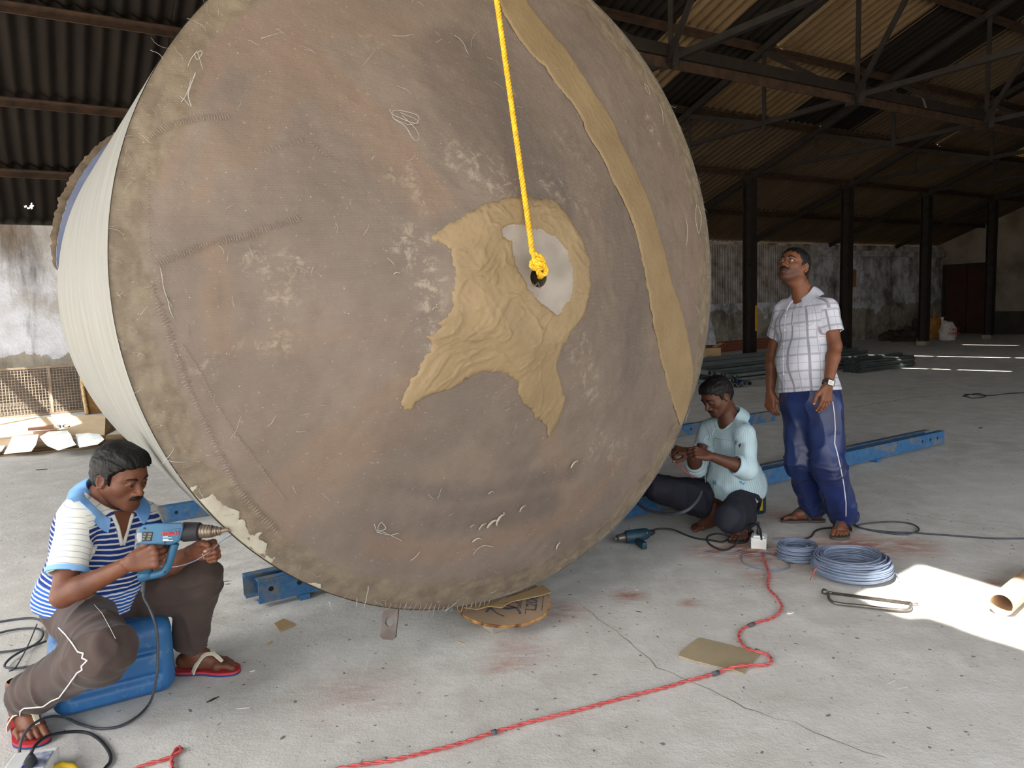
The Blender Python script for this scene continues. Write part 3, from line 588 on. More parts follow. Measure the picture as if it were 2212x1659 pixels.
# lifting lug below the rim
M_lug = PM('worn_grey_steel', srgb(110, 100, 94), srgb(86, 76, 70), 14, .55, .5, .2)
lugc = fl(835, 1372, .05)
def plate_hole(c, X, Y, w, h, hr, th, m, name, p):
    b = MB(); n = 24; Z = X.cross(Y).normalized()
    out = []
    for k in range(n):
        a = 2*math.pi*k/n; ca, sa = math.cos(a), math.sin(a); q = min(w/2/max(abs(ca), 1e-6), h/2/max(abs(sa), 1e-6)); out.append((ca*q, sa*q))
    for sgn in (-.5, .5):
        for x, y in out: b.v.append(tuple(c+X*x+Y*y+Z*th*sgn))
        for k in range(n): a = 2*math.pi*k/n; b.v.append(tuple(c+X*math.cos(a)*hr+Y*(math.sin(a)*hr)+Z*th*sgn))
    for k in range(n):
        j = (k+1) % n; b.f += [(k, j, n+j, n+k), (2*n+k, 3*n+k, 3*n+j, 2*n+j), (k, 2*n+k, 2*n+j, j), (n+k, n+j, 3*n+j, 3*n+k)]
    return b.build(name, m, p)
lx = Vector((.80, -.20, .02)).normalized(); ly = Vector((-.10, -.35, -.9)).normalized()
plate_hole(dep(842, 1343, 3.05), lx, ly, .068, .14, .018, .01, M_lug, 'lifting_lug', tank)
# --- the yellow rope
def rope(name, path, R, r, m, p, turns_per_m=26, n=6):
    L = [0]
    for i in range(1, len(path)): L.append(L[-1]+(path[i]-path[i-1]).length)
    tot = L[-1]; N = max(8, int(tot*turns_per_m*7)); 
    def at(x):
        i = min(max(np.searchsorted(L, x)-1, 0), len(path)-2); f = (x-L[i])/max(L[i+1]-L[i], 1e-9); return path[i].lerp(path[i+1], f), (path[i+1]-path[i])
    b = MB()
    for s_ in range(3):
        pts = []
        for i in range(N+1):
            c, d = at(tot*i/N); x, y, _ = basis(d, (0.3, 1, .2)); a = 2*math.pi*(turns_per_m*tot*i/N+s_/3); pts.append(c+(x*math.cos(a)+y*math.sin(a))*R)
        b.tube(pts, r, n)
    return b.build(name, m, p, smooth=True, fix=False)
M_rope = PM('yellow_nylon_rope', srgb(238, 192, 36), srgb(206, 156, 22), 40, .45, spec=.5)
hub = Vector(face_pt(hu, hv)); ropeo = empty('yellow_rope', hub, 'taut twisted yellow nylon rope knotted into the hub hole', 'rope')
kn = dep(1150, 545, 2.665); tp = dep(1073, 0, 2.71); d_ = (tp-kn); tip = kn+d_*((roof_z(RIDGE)-.15-kn.z)/d_.z)
rope('rope_line', [kn, tip], .0060, .0052, M_rope, ropeo, 24)
kp = lambda x, y, o: dep(850+x/2.764, 380+y/2.764, 2.71+o)
for pts in ([(835, 440, -.035), (822, 455, -.045), (850, 470, -.055), (885, 490, -.05), (890, 530, -.05), (860, 545, -.055), (830, 540, -.05), (825, 525, -.03), (850, 515, -.03)],
            [(840, 460, -.05), (845, 520, -.06), (880, 525, -.065), (905, 545, -.05), (910, 575, -.035), (890, 592, -.03), (868, 580, -.045), (860, 540, -.05)],
            [(860, 480, -.03), (875, 510, -.035), (865, 560, -.03), (875, 590, -.02), (880, 600, .02), (870, 600, .06)],
            [(830, 550, -.03), (822, 530, -.04), (835, 505, -.05), (862, 500, -.065), (890, 505, -.05), (898, 530, -.045), (880, 550, -.05), (850, 553, -.04), (832, 548, -.03)]):
    rope('knot_loop', spline([kp(*p) for p in pts], 6), .0056, .0050, M_rope, ropeo, 22)
MB().tube(spline([dep(1150, 612, 2.72), dep(1156, 617, 2.705), dep(1162, 611, 2.72), dep(1166, 622, 2.71)], 4), .003, 6).build('wire_twist', M_lug, ropeo, smooth=True)
# ================================================================== distance-field modeller
def smin(a, b, k):
    if k <= 0: return np.minimum(a, b)
    h = np.maximum(k-np.abs(a-b), 0)/k; return np.minimum(a, b)-h*h*k*.25
class SDF:
    def __init__(s, lo, hi, h):
        s.h = h; s.lo = np.array(lo, float); n = np.ceil((np.array(hi, float)-s.lo)/h).astype(int)+1; s.n = n
        s.D = np.full(n, .06, np.float32); s.ax = [(s.lo[i]+h*np.arange(n[i])).astype(np.float32) for i in range(3)]
    def sl(s, lo, hi):
        a = np.clip(np.floor((np.array(lo)-s.lo)/s.h).astype(int), 0, s.n); b = np.clip(np.ceil((np.array(hi)-s.lo)/s.h).astype(int)+1, 0, s.n)
        if np.any(b <= a): return None, None
        S = tuple(slice(int(a[i]), int(b[i])) for i in range(3))
        return S, (s.ax[0][S[0]][:, None, None], s.ax[1][S[1]][None, :, None], s.ax[2][S[2]][None, None, :])
    def put(s, S, d, k, sub=False):
        if sub: s.D[S] = -smin(-s.D[S], d, k)
        else: s.D[S] = smin(s.D[S], d, k)
    def cap(s, a, b, ra, rb=None, k=.01, sub=False, sq=None):
        a, b = np.array(a, np.float32), np.array(b, np.float32); rb = ra if rb is None else rb; m = max(ra, rb)+k+.03
        S, X = s.sl(np.minimum(a, b)-m, np.maximum(a, b)+m)
        if S is None: return s
        e = b-a; ee = max(float(e@e), 1e-9); w = [X[i]-a[i] for i in range(3)]; t = np.clip((w[0]*e[0]+w[1]*e[1]+w[2]*e[2])/ee, 0, 1)
        d = np.sqrt(sum((w[i]-t*e[i])**2 for i in range(3)))-(ra+(rb-ra)*t); s.put(S, d, k, sub); return s
    def chain(s, pts, rs, k=.01, sub=False):
        for i in range(len(pts)-1): s.cap(pts[i], pts[i+1], rs[i], rs[i+1], k, sub)
        return s
    def ell(s, c, r, R=None, k=.01, sub=False):
        c, r = np.array(c, np.float32), np.array(r, np.float32); m = float(r.max())+k+.03; S, X = s.sl(c-m, c+m)
        if S is None: return s
        w = [X[i]-c[i] for i in range(3)]
        if R is not None: R = np.array(R, np.float32); w = [w[0]*R[0, j]+w[1]*R[1, j]+w[2]*R[2, j] for j in range(3)]
        k0 = np.sqrt(sum((w[i]/r[i])**2 for i in range(3))); k1 = np.sqrt(sum((w[i]/r[i]**2)**2 for i in range(3)))+1e-9
        s.put(S, k0*(k0-1)/k1, k, sub); return s
    def box(s, c, hs, R=None, rad=.0, k=.0, sub=False):
        c, hs = np.array(c, np.float32), np.array(hs, np.float32); m = float(np.linalg.norm(hs))+k+.03; S, X = s.sl(c-m, c+m)
        if S is None: return s
        w = [X[i]-c[i] for i in range(3)]
        if R is not None: R = np.array(R, np.float32); w = [w[0]*R[0, j]+w[1]*R[1, j]+w[2]*R[2, j] for j in range(3)]
        q = [np.abs(w[i])-(hs[i]-rad) for i in range(3)]; d = np.sqrt(sum(np.maximum(x, 0)**2 for x in q))+np.minimum(np.maximum(np.maximum(q[0], q[1]), q[2]), 0)-rad
        s.put(S, d, k, sub); return s
    def plane(s, p, n, rad=None, k=0.004, axr=None):     # keep the side the normal points away from; within rad of p when given
        p, n = np.array(p, np.float32), np.array(n, np.float32); n = n/np.linalg.norm(n)
        if rad is None: S, X = s.sl(s.lo-1, s.lo+s.n*s.h+1)
        else: S, X = s.sl(p-rad, p+rad)
        if S is None: return s
        w = [X[i]-p[i] for i in range(3)]; d = w[0]*n[0]+w[1]*n[1]+w[2]*n[2]
        if rad is not None:
            m = sum(x*x for x in w); ok = m < rad*rad
            if axr is not None: ok = ok & (m-d*d < axr*axr)
            d = np.where(ok, d, -1).astype(np.float32)
        s.D[S] = -smin(-s.D[S], -d, k); return s
    def warp(s, fn):                           # add fn(x, y, z) near the surface
        m = np.abs(s.D) < .03; i = np.nonzero(m); P = np.stack([s.ax[j][i[j]] for j in range(3)], 1); s.D[i] += fn(P).astype(np.float32); return s
    def mesh(s, smooth=1):
        D = s.D; n = D.shape; ins = D < 0; cnt = np.zeros(tuple(x-1 for x in n), np.int8)
        for a in (0, 1):
            for b in (0, 1):
                for c in (0, 1): cnt += ins[a:n[0]-1+a, b:n[1]-1+b, c:n[2]-1+c]
        act = (cnt > 0) & (cnt < 8); I = np.nonzero(act); m = len(I[0]); idx = np.full(act.shape, -1, np.int32); idx[I] = np.arange(m)
        acc = np.zeros((m, 3)); num = np.zeros(m); cor = {}
        for a in (0, 1):
            for b in (0, 1):
                for c in (0, 1): cor[a, b, c] = D[I[0]+a, I[1]+b, I[2]+c].astype(float)
        for p in cor:
            for ax in range(3):
                if p[ax]: continue
                q = list(p); q[ax] = 1; d0, d1 = cor[p], cor[tuple(q)]; x = (d0 < 0) != (d1 < 0); t = np.where(x, d0/np.where(x, d0-d1, 1), 0)
                for j in range(3): acc[:, j] += x*(p[j]+(t if j == ax else 0))
                num += x
        V = s.lo+s.h*(np.stack(I, 1)+acc/num[:, None]); Q = []
        for ax in range(3):
            o = [x for x in range(3) if x != ax]; S0 = [slice(1, -1)]*3; S0[ax] = slice(0, -1); S1 = [slice(1, -1)]*3; S1[ax] = slice(1, None)
            A, B = ins[tuple(S0)], ins[tuple(S1)]; ch = np.nonzero(A != B); base = [c.copy() for c in ch]
            for j in o: base[j] = base[j]+1
            fl_ = A[ch]; vs = []
            for da, db in ((-1, -1), (0, -1), (0, 0), (-1, 0)):
                c = [x.copy() for x in base]; c[o[0]] = c[o[0]]+da; c[o[1]] = c[o[1]]+db; vs.append(idx[c[0], c[1], c[2]])
            q = np.stack(vs, 1); flip = fl_ if ax != 1 else ~fl_; q[~flip] = q[~flip][:, ::-1]; Q.append(q)
        Q = np.concatenate(Q); Q = Q[(Q >= 0).all(1)]
        for _ in range(smooth):
            e = np.concatenate([Q[:, [0, 1]], Q[:, [1, 2]], Q[:, [2, 3]], Q[:, [3, 0]]]); sm = np.zeros_like(V); c = np.zeros(len(V))
            for j in range(3): sm[:, j] = np.bincount(e[:, 0], V[e[:, 1], j], len(V))+np.bincount(e[:, 1], V[e[:, 0], j], len(V))
            c = np.bincount(e[:, 0], minlength=len(V))+np.bincount(e[:, 1], minlength=len(V)); V = .5*V+.5*sm/np.maximum(c, 1)[:, None]
        return V, Q
def join_vq(parts):
    V, Q, n = [], [], 0
    for v, q in parts: V.append(v); Q.append(q+n); n += len(v)
    return np.concatenate(V), np.concatenate(Q)
_H = RNG.random((32, 32, 32))
def noise3(P, sc, seed=0, oct=3):
    out = np.zeros(len(P)); amp, tot = .5, 0
    for o in range(oct):
        q = P*sc+seed*3.7+o*11.1; i = np.floor(q).astype(int); f = q-i; f = f*f*(3-2*f); i0, i1 = i % 32, (i+1) % 32; r = 0
        for a in (0, 1):
            for b in (0, 1):
                for c in (0, 1): r = r+_H[(i1 if a else i0)[:, 0], (i1 if b else i0)[:, 1], (i1 if c else i0)[:, 2]]*(f[:, 0] if a else 1-f[:, 0])*(f[:, 1] if b else 1-f[:, 1])*(f[:, 2] if c else 1-f[:, 2])
        out += amp*r; tot += amp; amp *= .5; sc = np.asarray(sc)*2.03
    return out/tot
def text(name, s, size, o, X, Y, m, p, bold=0, ext=.0004):
    c = bpy.data.curves.new(name, 'FONT'); c.body = s; c.size = size; c.align_x = 'CENTER'; c.align_y = 'CENTER'; c.extrude = ext; c.offset = bold
    t = bpy.data.objects.new(name, c); COL.objects.link(t); dg = bpy.context.evaluated_depsgraph_get(); me = bpy.data.meshes.new_from_object(t.evaluated_get(dg)); bpy.data.objects.remove(t)
    X, Y = Vector(X).normalized(), Vector(Y); Y = (Y-X*Y.dot(X)).normalized(); Z = X.cross(Y)
    me.transform(Matrix(((X[0], Y[0], Z[0], o[0]), (X[1], Y[1], Z[1], o[1]), (X[2], Y[2], Z[2], o[2]), (0, 0, 0, 1)))); return put(name, me, m, p)
# ================================================================== things on the floor
def X3(v): return Vector((v[0], v[1], 0))
LX, TX = X3(LV), X3(TV)
def blue_mat(name, k=.5):
    t = NT(name, .55, .1, .4); n = t.noise(7, 7, .7); n2 = t.noise(25, 5, .7)
    c = t.mix(t.ramp(n2, .4, .65), srgb(50, 98, 144), srgb(72, 116, 154)); c = t.mix(t.ramp(n, k, k+.1), c, srgb(118, 116, 108)); t.color(c); t.bump(n2, .15, .004); return t.m
M_blue = blue_mat('worn_blue_paint', .53); M_blue2 = blue_mat('scuffed_blue_paint', .46)
# --- blue channel rails
def channel(root, s0, s1, t, z0, h, fl_w, side, m, holes):
    th = .007; b = MB(); L = s1-s0; mid = (s0+s1)/2
    b.box(W(mid, t, z0+h/2), (L, th, h), LX, TX); b.box(W(mid, t+side*fl_w/2, z0+h-th/2), (L, fl_w, th), LX, TX); b.box(W(mid, t+side*fl_w/2, z0+th/2), (L, fl_w, th), LX, TX)
    o = b.build('channel', m, root)
    for s in holes: MB().lathe([(.0, .0012), (.011, .0012), (.013, .0)], W(s, t-side*(-.0)+(.0036 if side < 0 else .0036), z0+h*.55), TX, 14).build('bolt_hole', PM('hole_shadow', srgb(30, 34, 42)) if 'hole_shadow' not in bpy.data.materials else bpy.data.materials['hole_shadow'], root)
r1 = empty('steel_rail', W(1.36, 10.05, 0), 'pair of worn blue steel channels lying under the front of the tank', 'rail')
channel(r1, 1.40, 7.62, 10.08, .025, .118, .05, -1, M_blue, [1.46, 1.6, 1.74, 4.85, 4.98, 7.25, 7.38, 7.5]); channel(r1, 1.36, 7.56, 9.93, .03, .115, .05, 1, M_blue2, [])
for s in (1.62, 3.0, 5.1, 6.55): MB().box(W(s, 10.0, .0135), (.05, .2, .027), LX, TX).build('rail_foot', M_blue, r1)
r2 = empty('steel_rail', W(1.0, 8.05, 0), 'worn blue steel channel lying under the back of the tank', 'rail')
channel(r2, 1.0, 7.7, 8.12, .0, .118, .06, -1, M_blue2, [1.3, 6.35])
# --- cable drum flange under the rim
M_ply = PM('printed_plywood', srgb(158, 134, 108), srgb(136, 114, 92), 6, .75, bump=.15, bscale=50)
M_plyedge = PM('split_ply_edge', srgb(188, 140, 84), srgb(92, 58, 34), 24, .8)
M_card = PM('brown_cardboard', srgb(172, 144, 104), srgb(152, 126, 90), 4, .85, bump=.1, bscale=40)
M_card2 = PM('dusty_cardboard', srgb(166, 150, 120), srgb(148, 134, 108), 5, .9, bump=.1, bscale=40)
M_ink = PM('blue_black_ink', srgb(66, 68, 78), srgb(92, 88, 88), 30, .8)
M_block = PM('grey_wood_block', srgb(168, 164, 152), srgb(146, 140, 128), 12, .85, bump=.2)
dc = fl(1087, 1300, .09); DRr = .218
bd = empty('cable_drum_flange', (dc.x, dc.y, .065), 'round plywood cable drum flange with stencilled 2006, under the tank rim', 'board')
nrm = Vector((.05, -.10, 1)).normalized(); bx, by, _ = basis(nrm, (0, 1, 0)); bx, by = Vector((1, 0, 0))-nrm*nrm.x, None; bx.normalize(); by = nrm.cross(bx)
b = MB(); n = 72
for r_, h_ in ((0, 0), (DRr, 0)): pass
b.lathe([(.0005, .007), (DRr-.004, .007), (DRr-.004, .0065)], dc, nrm, n); b.build('face_board', M_ply, bd)
b = MB(); b.lathe([(DRr-.005, .0065), (DRr, .006), (DRr+.001, .001), (DRr-.003, 0), (DRr+.001, -.002), (DRr-.001, -.008), (.001, -.008)], dc, nrm, n); b.build('ply_edge', M_plyedge, bd)
for q_, sz, s_ in (((.125, .0), .05, 'L2006'),):
    text('stencil', s_, .07, dc+bx*.135+by*-.005+nrm*.0078, by*1.0+bx*.12, -bx, M_ink, bd, .0012)
text('stencil', 'CABLE', .026, dc+bx*.075+by*-.035+nrm*.0078, by*1.0+bx*.1, -bx, M_ink, bd, .0006)
for a0, a1, rr_, cx_, cy_, w_ in ((.2, 5.6, .045, .02, -.03, .009), (0, 3.0, .075, .0, -.12, .006), (1.4, 4.2, .13, .07, -.03, .004), (.4, 2.6, .1, .05, .02, .004)):
    b = MB(); m_ = 30
    for i in range(m_+1):
        a = a0+(a1-a0)*i/m_
        for r_ in (rr_-w_, rr_+w_): b.v.append(tuple(dc+bx*(cx_+r_*math.cos(a))+by*(cy_+r_*math.sin(a))+nrm*.0076))
    b.f = [(2*i, 2*i+1, 2*i+3, 2*i+2) for i in range(m_)]; keep = [all(((Vector(b.v[j])-dc).length < DRr-.008) for j in f) for f in b.f]; b.f = [f for f, k in zip(b.f, keep) if k]; b.build('stencil_ring', M_ink, bd, fix=False)
for y_ in (.098, .172):
    b = MB(); b.bar(dc+bx*y_+by*-.12*(1 if y_ < .15 else .75)+nrm*.0077, dc+bx*(y_+.02)+by*.12*(1 if y_ < .15 else .75)+nrm*.0077, .003, .0006, nrm); b.build('stencil_line', M_ink, bd)
tag(MB().box(fl(1072, 1348, .036)+Vector((0, .04, 0)), (.1, .09, .07), LX, TX).build('wood_block', M_block, bevel=.004), 'small pale wood block propping the plywood flange', 'block')
tag(MB().box(fl(1135, 1330, .036)+Vector((0, .06, 0)), (.05, .08, .07), LX, TX).build('wood_block', M_block, bevel=.004), 'second pale wood block, mostly hidden below the flange right side', 'block')
# torn card strip on the flange
def card(name, px, z, th, m, label, cat='cardboard', group=None, bend=None):
    top = [fl(x, y, z) for x, y in px]; n = len(top); b = MB(); 
    for k, p in enumerate(top):
        if bend: p.z += bend[k]
    b.v = [tuple(p) for p in top]+[tuple(p-Vector((0, 0, th))) for p in top]; b.f = [tuple(range(n)), tuple(reversed(range(n, 2*n)))]+[(i, (i+1) % n, n+(i+1) % n, n+i) for i in range(n)]
    return tag(b.build(name, m), label, cat, group)
card('cardboard_strip', [(1002, 1312), (1050, 1302), (1100, 1290), (1150, 1274), (1172, 1266), (1192, 1278), (1175, 1284), (1130, 1294), (1105, 1300), (1098, 1304), (1085, 1312), (1055, 1310), (1030, 1316)], .105, .004, M_card, 'torn brown cardboard strip lying on the round plywood flange', bend=[0, .002, .004, .006, .006, .0, 0, 0, .002, .004, 0, .002, 0])
card('cardboard_scrap', [(592, 1346), (612, 1336), (638, 1348), (604, 1362)], .006, .004, M_card, 'small square cardboard scrap in front of the blue rail end', 'scrap')
card('cardboard_sheet', [(1466, 1416), (1469, 1408), (1506, 1379), (1512, 1377), (1560, 1388), (1643, 1409), (1626, 1430), (1606, 1454), (1585, 1447), (1540, 1437), (1500, 1427)], .007, .005, M_card2, 'torn flat cardboard sheet on the floor under the red cable')
# --- twisted red cable
M_red = PM('red_wire', srgb(204, 98, 94), srgb(180, 78, 76), 30, .5)
M_tape = PM('grey_tape', srgb(92, 94, 98), srgb(70, 72, 76), 30, .5)
def twisted(name, pts, root, R=.0036, r=.0038, tpm=13):
    path = spline(pts, 10); L = [0]
    for i in range(1, len(path)): L.append(L[-1]+(path[i]-path[i-1]).length)
    N = int(L[-1]*tpm*9); b = MB()
    for s_ in range(2):
        q = []
        for i in range(N+1):
            x = L[-1]*i/N; j = min(max(int(np.searchsorted(L, x))-1, 0), len(path)-2); f = (x-L[j])/max(L[j+1]-L[j], 1e-9); c = path[j].lerp(path[j+1], f); d = path[j+1]-path[j]; u, v, _ = basis(d); a = 2*math.pi*(tpm*x+s_/2); q.append(c+(u*math.cos(a)+v*math.sin(a))*R)
        b.tube(q, r, 5)
    return b.build(name, M_red, root, smooth=True, fix=False), path
cz = .0085; rp = [(1646, 1192), (1650, 1207), (1661, 1240), (1659, 1268), (1678, 1290), (1689, 1312), (1672, 1333), (1640, 1343), (1606, 1357), (1596, 1375), (1610, 1398), (1640, 1408), (1660, 1416), (1667, 1428), (1655, 1436), (1620, 1437), (1590, 1440), (1560, 1449), (1520, 1462), (1480, 1472), (1440, 1484), (1360, 1504), (1240, 1536), (1150, 1558), (1100, 1572), (1060, 1584), (1000, 1604), (940, 1620), (850, 1641), (760, 1655), (600, 1690)]
rc = empty('red_twisted_cable', fl(1600, 1375), 'long twisted red cable snaking from the white socket box across the floor', 'cable')
twisted('twisted_pair', [fl(x, y, cz+(.007 if 1560 < x < 1650 and 1405 < y < 1446 else 0)) for x, y in rp], rc)
for x, y, x2, y2 in ((1540, 1456, 1552, 1452), (1618, 1351, 1628, 1347), (1062, 1583, 1072, 1580), (1632, 1405, 1640, 1408)): MB().cyl(fl(x, y, cz+.004), fl(x2, y2, cz+.004), .009, 10).build('tape_wrap', M_tape, rc, smooth=True)
rc2 = empty('red_twisted_cable', fl(350, 1640), 'short loop of red twisted cable at the bottom edge by the heat gun cord', 'cable')
twisted('twisted_pair', [fl(x, y, cz) for x, y in ((290, 1662), (320, 1650), (350, 1642), (375, 1632), (392, 1620), (388, 1614), (378, 1622), (372, 1640), (374, 1668))], rc2)
# --- white socket box and plug
M_white = PM('white_plastic', srgb(226, 226, 222), srgb(206, 205, 198), 10, .4, spec=.5)
M_black = PM('black_rubber', srgb(34, 35, 38), srgb(48, 49, 52), 12, .55)
M_grey = PM('grey_cord', srgb(74, 76, 82), srgb(58, 60, 66), 20, .55)
bc = fl(1646, 1187); sb = empty('socket_box', bc+Vector((0, .03, 0)), 'white plastic socket box with a black plug standing in it', 'socket')
bX = Vector((.93, -.36, 0)).normalized(); bY = Vector((.36, .93, 0)).normalized(); c0 = bc+Vector((-.0, .05, .033))
MB().box(c0, (.085, .105, .064), bX, bY).build('case', M_white, sb, bevel=.004); MB().box(c0+Vector((0, 0, .036)), (.06, .07, .01), bX, bY).build('socket_plate', M_white, sb, bevel=.002)
MB().box(c0+bX*.043-bY*.01+Vector((0, 0, -.022)), (.004, .022, .018), bX, bY).build('cable_notch', M_black, sb)
b = MB(); pb = c0+Vector((0, 0, .04)); b.tube([pb, pb+Vector((0, 0, .025)), pb+Vector((-.002, 0, .03)), pb+Vector((-.006, 0, .075))], [.016, .014, .009, .006], 12); b.build('plug', M_black, sb, smooth=True)
# cords of the drill and the heat gun
def cord(name, pts, r, m, label, root=None, n=8):
    b = MB().tube(spline(pts, 10), r, n); return tag(b.build(name, m, smooth=True, fix=False), label, 'cord') if root is None else b.build(name, m, root, smooth=True, fix=False)
Z = .007
dz = [(1645, 1165, .13), (1641, 1140, .15), (1628, 1131, .14), (1612, 1140, .1), (1598, 1160, .05), (1585, 1180, Z), (1565, 1188, Z), (1545, 1183, Z), (1530, 1172, Z), (1528, 1160, .02), (1545, 1153, .02), (1565, 1155, .02), (1575, 1162, Z), (1560, 1170, Z), (1530, 1166, Z), (1505, 1163, Z), (1480, 1155, Z), (1460, 1146, .02), (1440, 1142, .03), (1418, 1143, .03), (1398, 1150, .035)]
# --- power drill lying under the rim
M_teal = PM('dark_teal_plastic', srgb(30, 64, 78), srgb(22, 50, 62), 10, .5, spec=.45)
M_metal = PM('grey_metal', srgb(132, 126, 118), srgb(98, 92, 86), 20, .4, .7)
dl = empty('power_drill', fl(1365, 1172), 'dark teal power drill with metal chuck lying under the tank rim', 'drill')
cord('cord', [fl(x, y, z) for x, y, z in dz], .0055, M_black, '', dl)
p0, p1, p2 = fl(1352, 1160, .042), fl(1374, 1158, .045), fl(1398, 1152, .045); ax = (p0-p2).normalized()
MB().tube([p2, p2.lerp(p1, .3), p1, p0], [.03, .036, .042, .038], 18).build('motor_body', M_teal, dl, smooth=True, auto=50)
MB().tube([p0, p0+ax*.012, p0+ax*.016, p0+ax*.055, p0+ax*.06], [.026, .028, .024, .022, .012], 18).build('chuck', M_metal, dl, smooth=True, auto=40)
MB().cyl(p0+ax*.055, p0+ax*.075, .006, 10).build('chuck_tip', M_metal, dl)
b = MB().bar(p1+Vector((0, -.02, -.02)), p1+Vector((.03, -.13, -.02)), .034, .042); b.build('grip', M_teal, dl, bevel=.01)
MB().tube([p2, p2-ax*.03, p2-ax*.05], [.022, .018, .01], 12).build('cord_guard', M_black, dl, smooth=True)
text('brand_mark', 'BOSCH', .014, p2.lerp(p1, .35)+Vector((.0, -.0335, .012)), -ax, (0, 0, 1), M_white, dl, .0003)
# --- coils of grey wire
def wire_mat():
    t = NT('blue_grey_wire', .45, .1, .4); n = t.noise(5, 4); t.color(t.mix(t.ramp(n, .35, .65), srgb(126, 138, 158), srgb(108, 120, 142))); return t.m
M_wire = wire_mat()
def coil(root, c, R, Hh, turns, r, wob, seed):
    rnd = random.Random(seed); b = MB(); seg = 44; pts = []; ph = 0
    ks = [(rnd.uniform(-.5, .5), rnd.uniform(0, 6.28), rnd.uniform(-1, 1), rnd.uniform(0, 6.28), rnd.random()) for _ in range(turns+1)]
    for i in range(turns*seg):
        k, f = divmod(i, seg); f /= seg; a, p, tz, p2_, hz = [u*(1-f)+v*f for u, v in zip(ks[k], ks[k+1])]; th = 2*math.pi*i/seg
        lay = .5+.5*math.sin(k*.9+hz); z = r+(Hh-2*r)*min(1, max(0, (k/turns)*.75+.25*hz+.10*math.sin(th+p2_)*tz)); bul = 1-.35*((z/Hh-.45)*1.4)**2
        rad = R*bul-(.3+.7*lay)*wob+wob*.35*math.sin(th+p)*a; pts.append(Vector((c.x+rad*math.cos(th), c.y+rad*math.sin(th), c.z+z)))
    b.tube(pts, r, 5); return b.build('wire_winding', M_wire, root, smooth=True, fix=False)
c2 = (fl(1752, 1241)+fl(1928, 1245))/2
k2 = empty('wire_coil', c2, 'large coil of blue-grey wire beside the patch of sunlight', 'wire coil'); R2 = (fl(1926, 1232)-fl(1750, 1232)).length/2
coil(k2, Vector((c2.x, c2.y, 0)), R2*1.0, .125, 74, .0042, .05, 3)
b = MB().tube(spline([fl(1766, 1222, .13), fl(1760, 1232, .13), fl(1752, 1248, .07), fl(1750, 1254, .03)], 5), .0025, 5); b.build('tie_wire', M_red, k2, smooth=True)
b = MB().tube(spline([fl(1922, 1236, .04), fl(1933, 1238, .02), fl(1941, 1248, .006), fl(1942, 1256, .006)], 5), .004, 5); b.build('loose_end', M_wire, k2, smooth=True)
c1 = (fl(1678, 1209)+fl(1764, 1209))/2+Vector((0.01, .01, 0))
k1 = empty('wire_coil', c1, 'smaller coil of blue-grey wire between the socket box and the large coil', 'wire coil')
coil(k1, Vector((c1.x, c1.y, 0)), (fl(1768, 1200)-fl(1676, 1200)).length/2*1.05, .1, 40, .0042, .035, 5)
b = MB().tube(spline([fl(1668, 1165, .08), fl(1690, 1162, .07), fl(1720, 1170, .08), fl(1745, 1180, .09)], 8), .0035, 5); b.build('loose_end', M_wire, k1, smooth=True)
b = MB().tube(spline([fl(x, y, .006) for x, y in ((1692, 1208), (1705, 1220), (1700, 1228), (1672, 1232), (1640, 1228), (1612, 1219), (1602, 1210), (1606, 1199), (1630, 1196), (1665, 1200), (1690, 1209))], 6), .0035, 5); b.build('loose_loop', M_wire, k1, smooth=True)
b = MB().tube(spline([fl(x, y, .006) for x, y in ((1520, 1193), (1570, 1197), (1610, 1187), (1625, 1168))], 6), .0025, 5); b.build('loose_end', M_wire, k1, smooth=True)
b = MB().tube(spline([fl(x, y, .012) for x, y in ((1667, 1196), (1690, 1190), (1715, 1183))], 6), .004, 5); b.build('tie_wire', M_red, k1, smooth=True)
# --- black flex running right along the floor
cord('black_flex', [fl(x, y, Z) for x, y in ((1690, 1182), (1720, 1170), (1750, 1160), (1760, 1148), (1775, 1142), (1800, 1140))], .006, M_black, 'black flex running from the socket box behind the standing man')
cord('black_flex', [fl(x, y, Z) for x, y in ((1838, 1102), (1850, 1104), (1853, 1112), (1846, 1132), (1870, 1143), (1920, 1152), (1960, 1154), (1985, 1145), (1970, 1132), (1930, 1127), (1880, 1130), (1850, 1137), (1900, 1147), (1990, 1152), (2100, 1160), (2150, 1163), (2230, 1163))], .005, M_grey, 'grey flex looping over the floor right of the standing man')
cord('grey_wire', [fl(x, y, Z) for x, y in ((2080, 856), (2110, 850), (2130, 856), (2100, 860), (2085, 852), (2140, 854), (2180, 850), (2230, 848))], .006, M_black, 'thin dark wire tangle on the far right of the floor')
# --- hacksaw
hs = empty('hacksaw', fl(1860, 1300), 'steel hacksaw lying at the edge of the patch of sunlight', 'hacksaw')
b = MB().tube(spline([fl(x, y, z) for x, y, z in ((1789, 1282, .012), (1790, 1292, .014), (1796, 1299, .014), (1812, 1304, .014), (1860, 1309, .014), (1920, 1316, .014), (1955, 1318, .014), (1966, 1314, .014), (1968, 1304, .012))], 6), .0075, 10); b.build('frame', M_metal, hs, smooth=True)
b = MB().bar(fl(1796, 1281, .012), fl(1968, 1303, .012), .001, .014); b.build('blade', PM('dark_saw_blade', srgb(60, 56, 52), srgb(84, 78, 70), 40, .45, .8), hs)
b = MB().tube([fl(1778, 1277, .012), fl(1784, 1279, .012), fl(1786, 1279, .012), fl(1797, 1281, .012)], [.014, .014, .008, .008], 12); b.build('wing_nut', M_metal, hs, smooth=True)
b = MB().tube([fl(1966, 1303, .012), fl(1983, 1304, .012)], .005, 8); b.build('blade_pin', M_metal, hs, smooth=True)
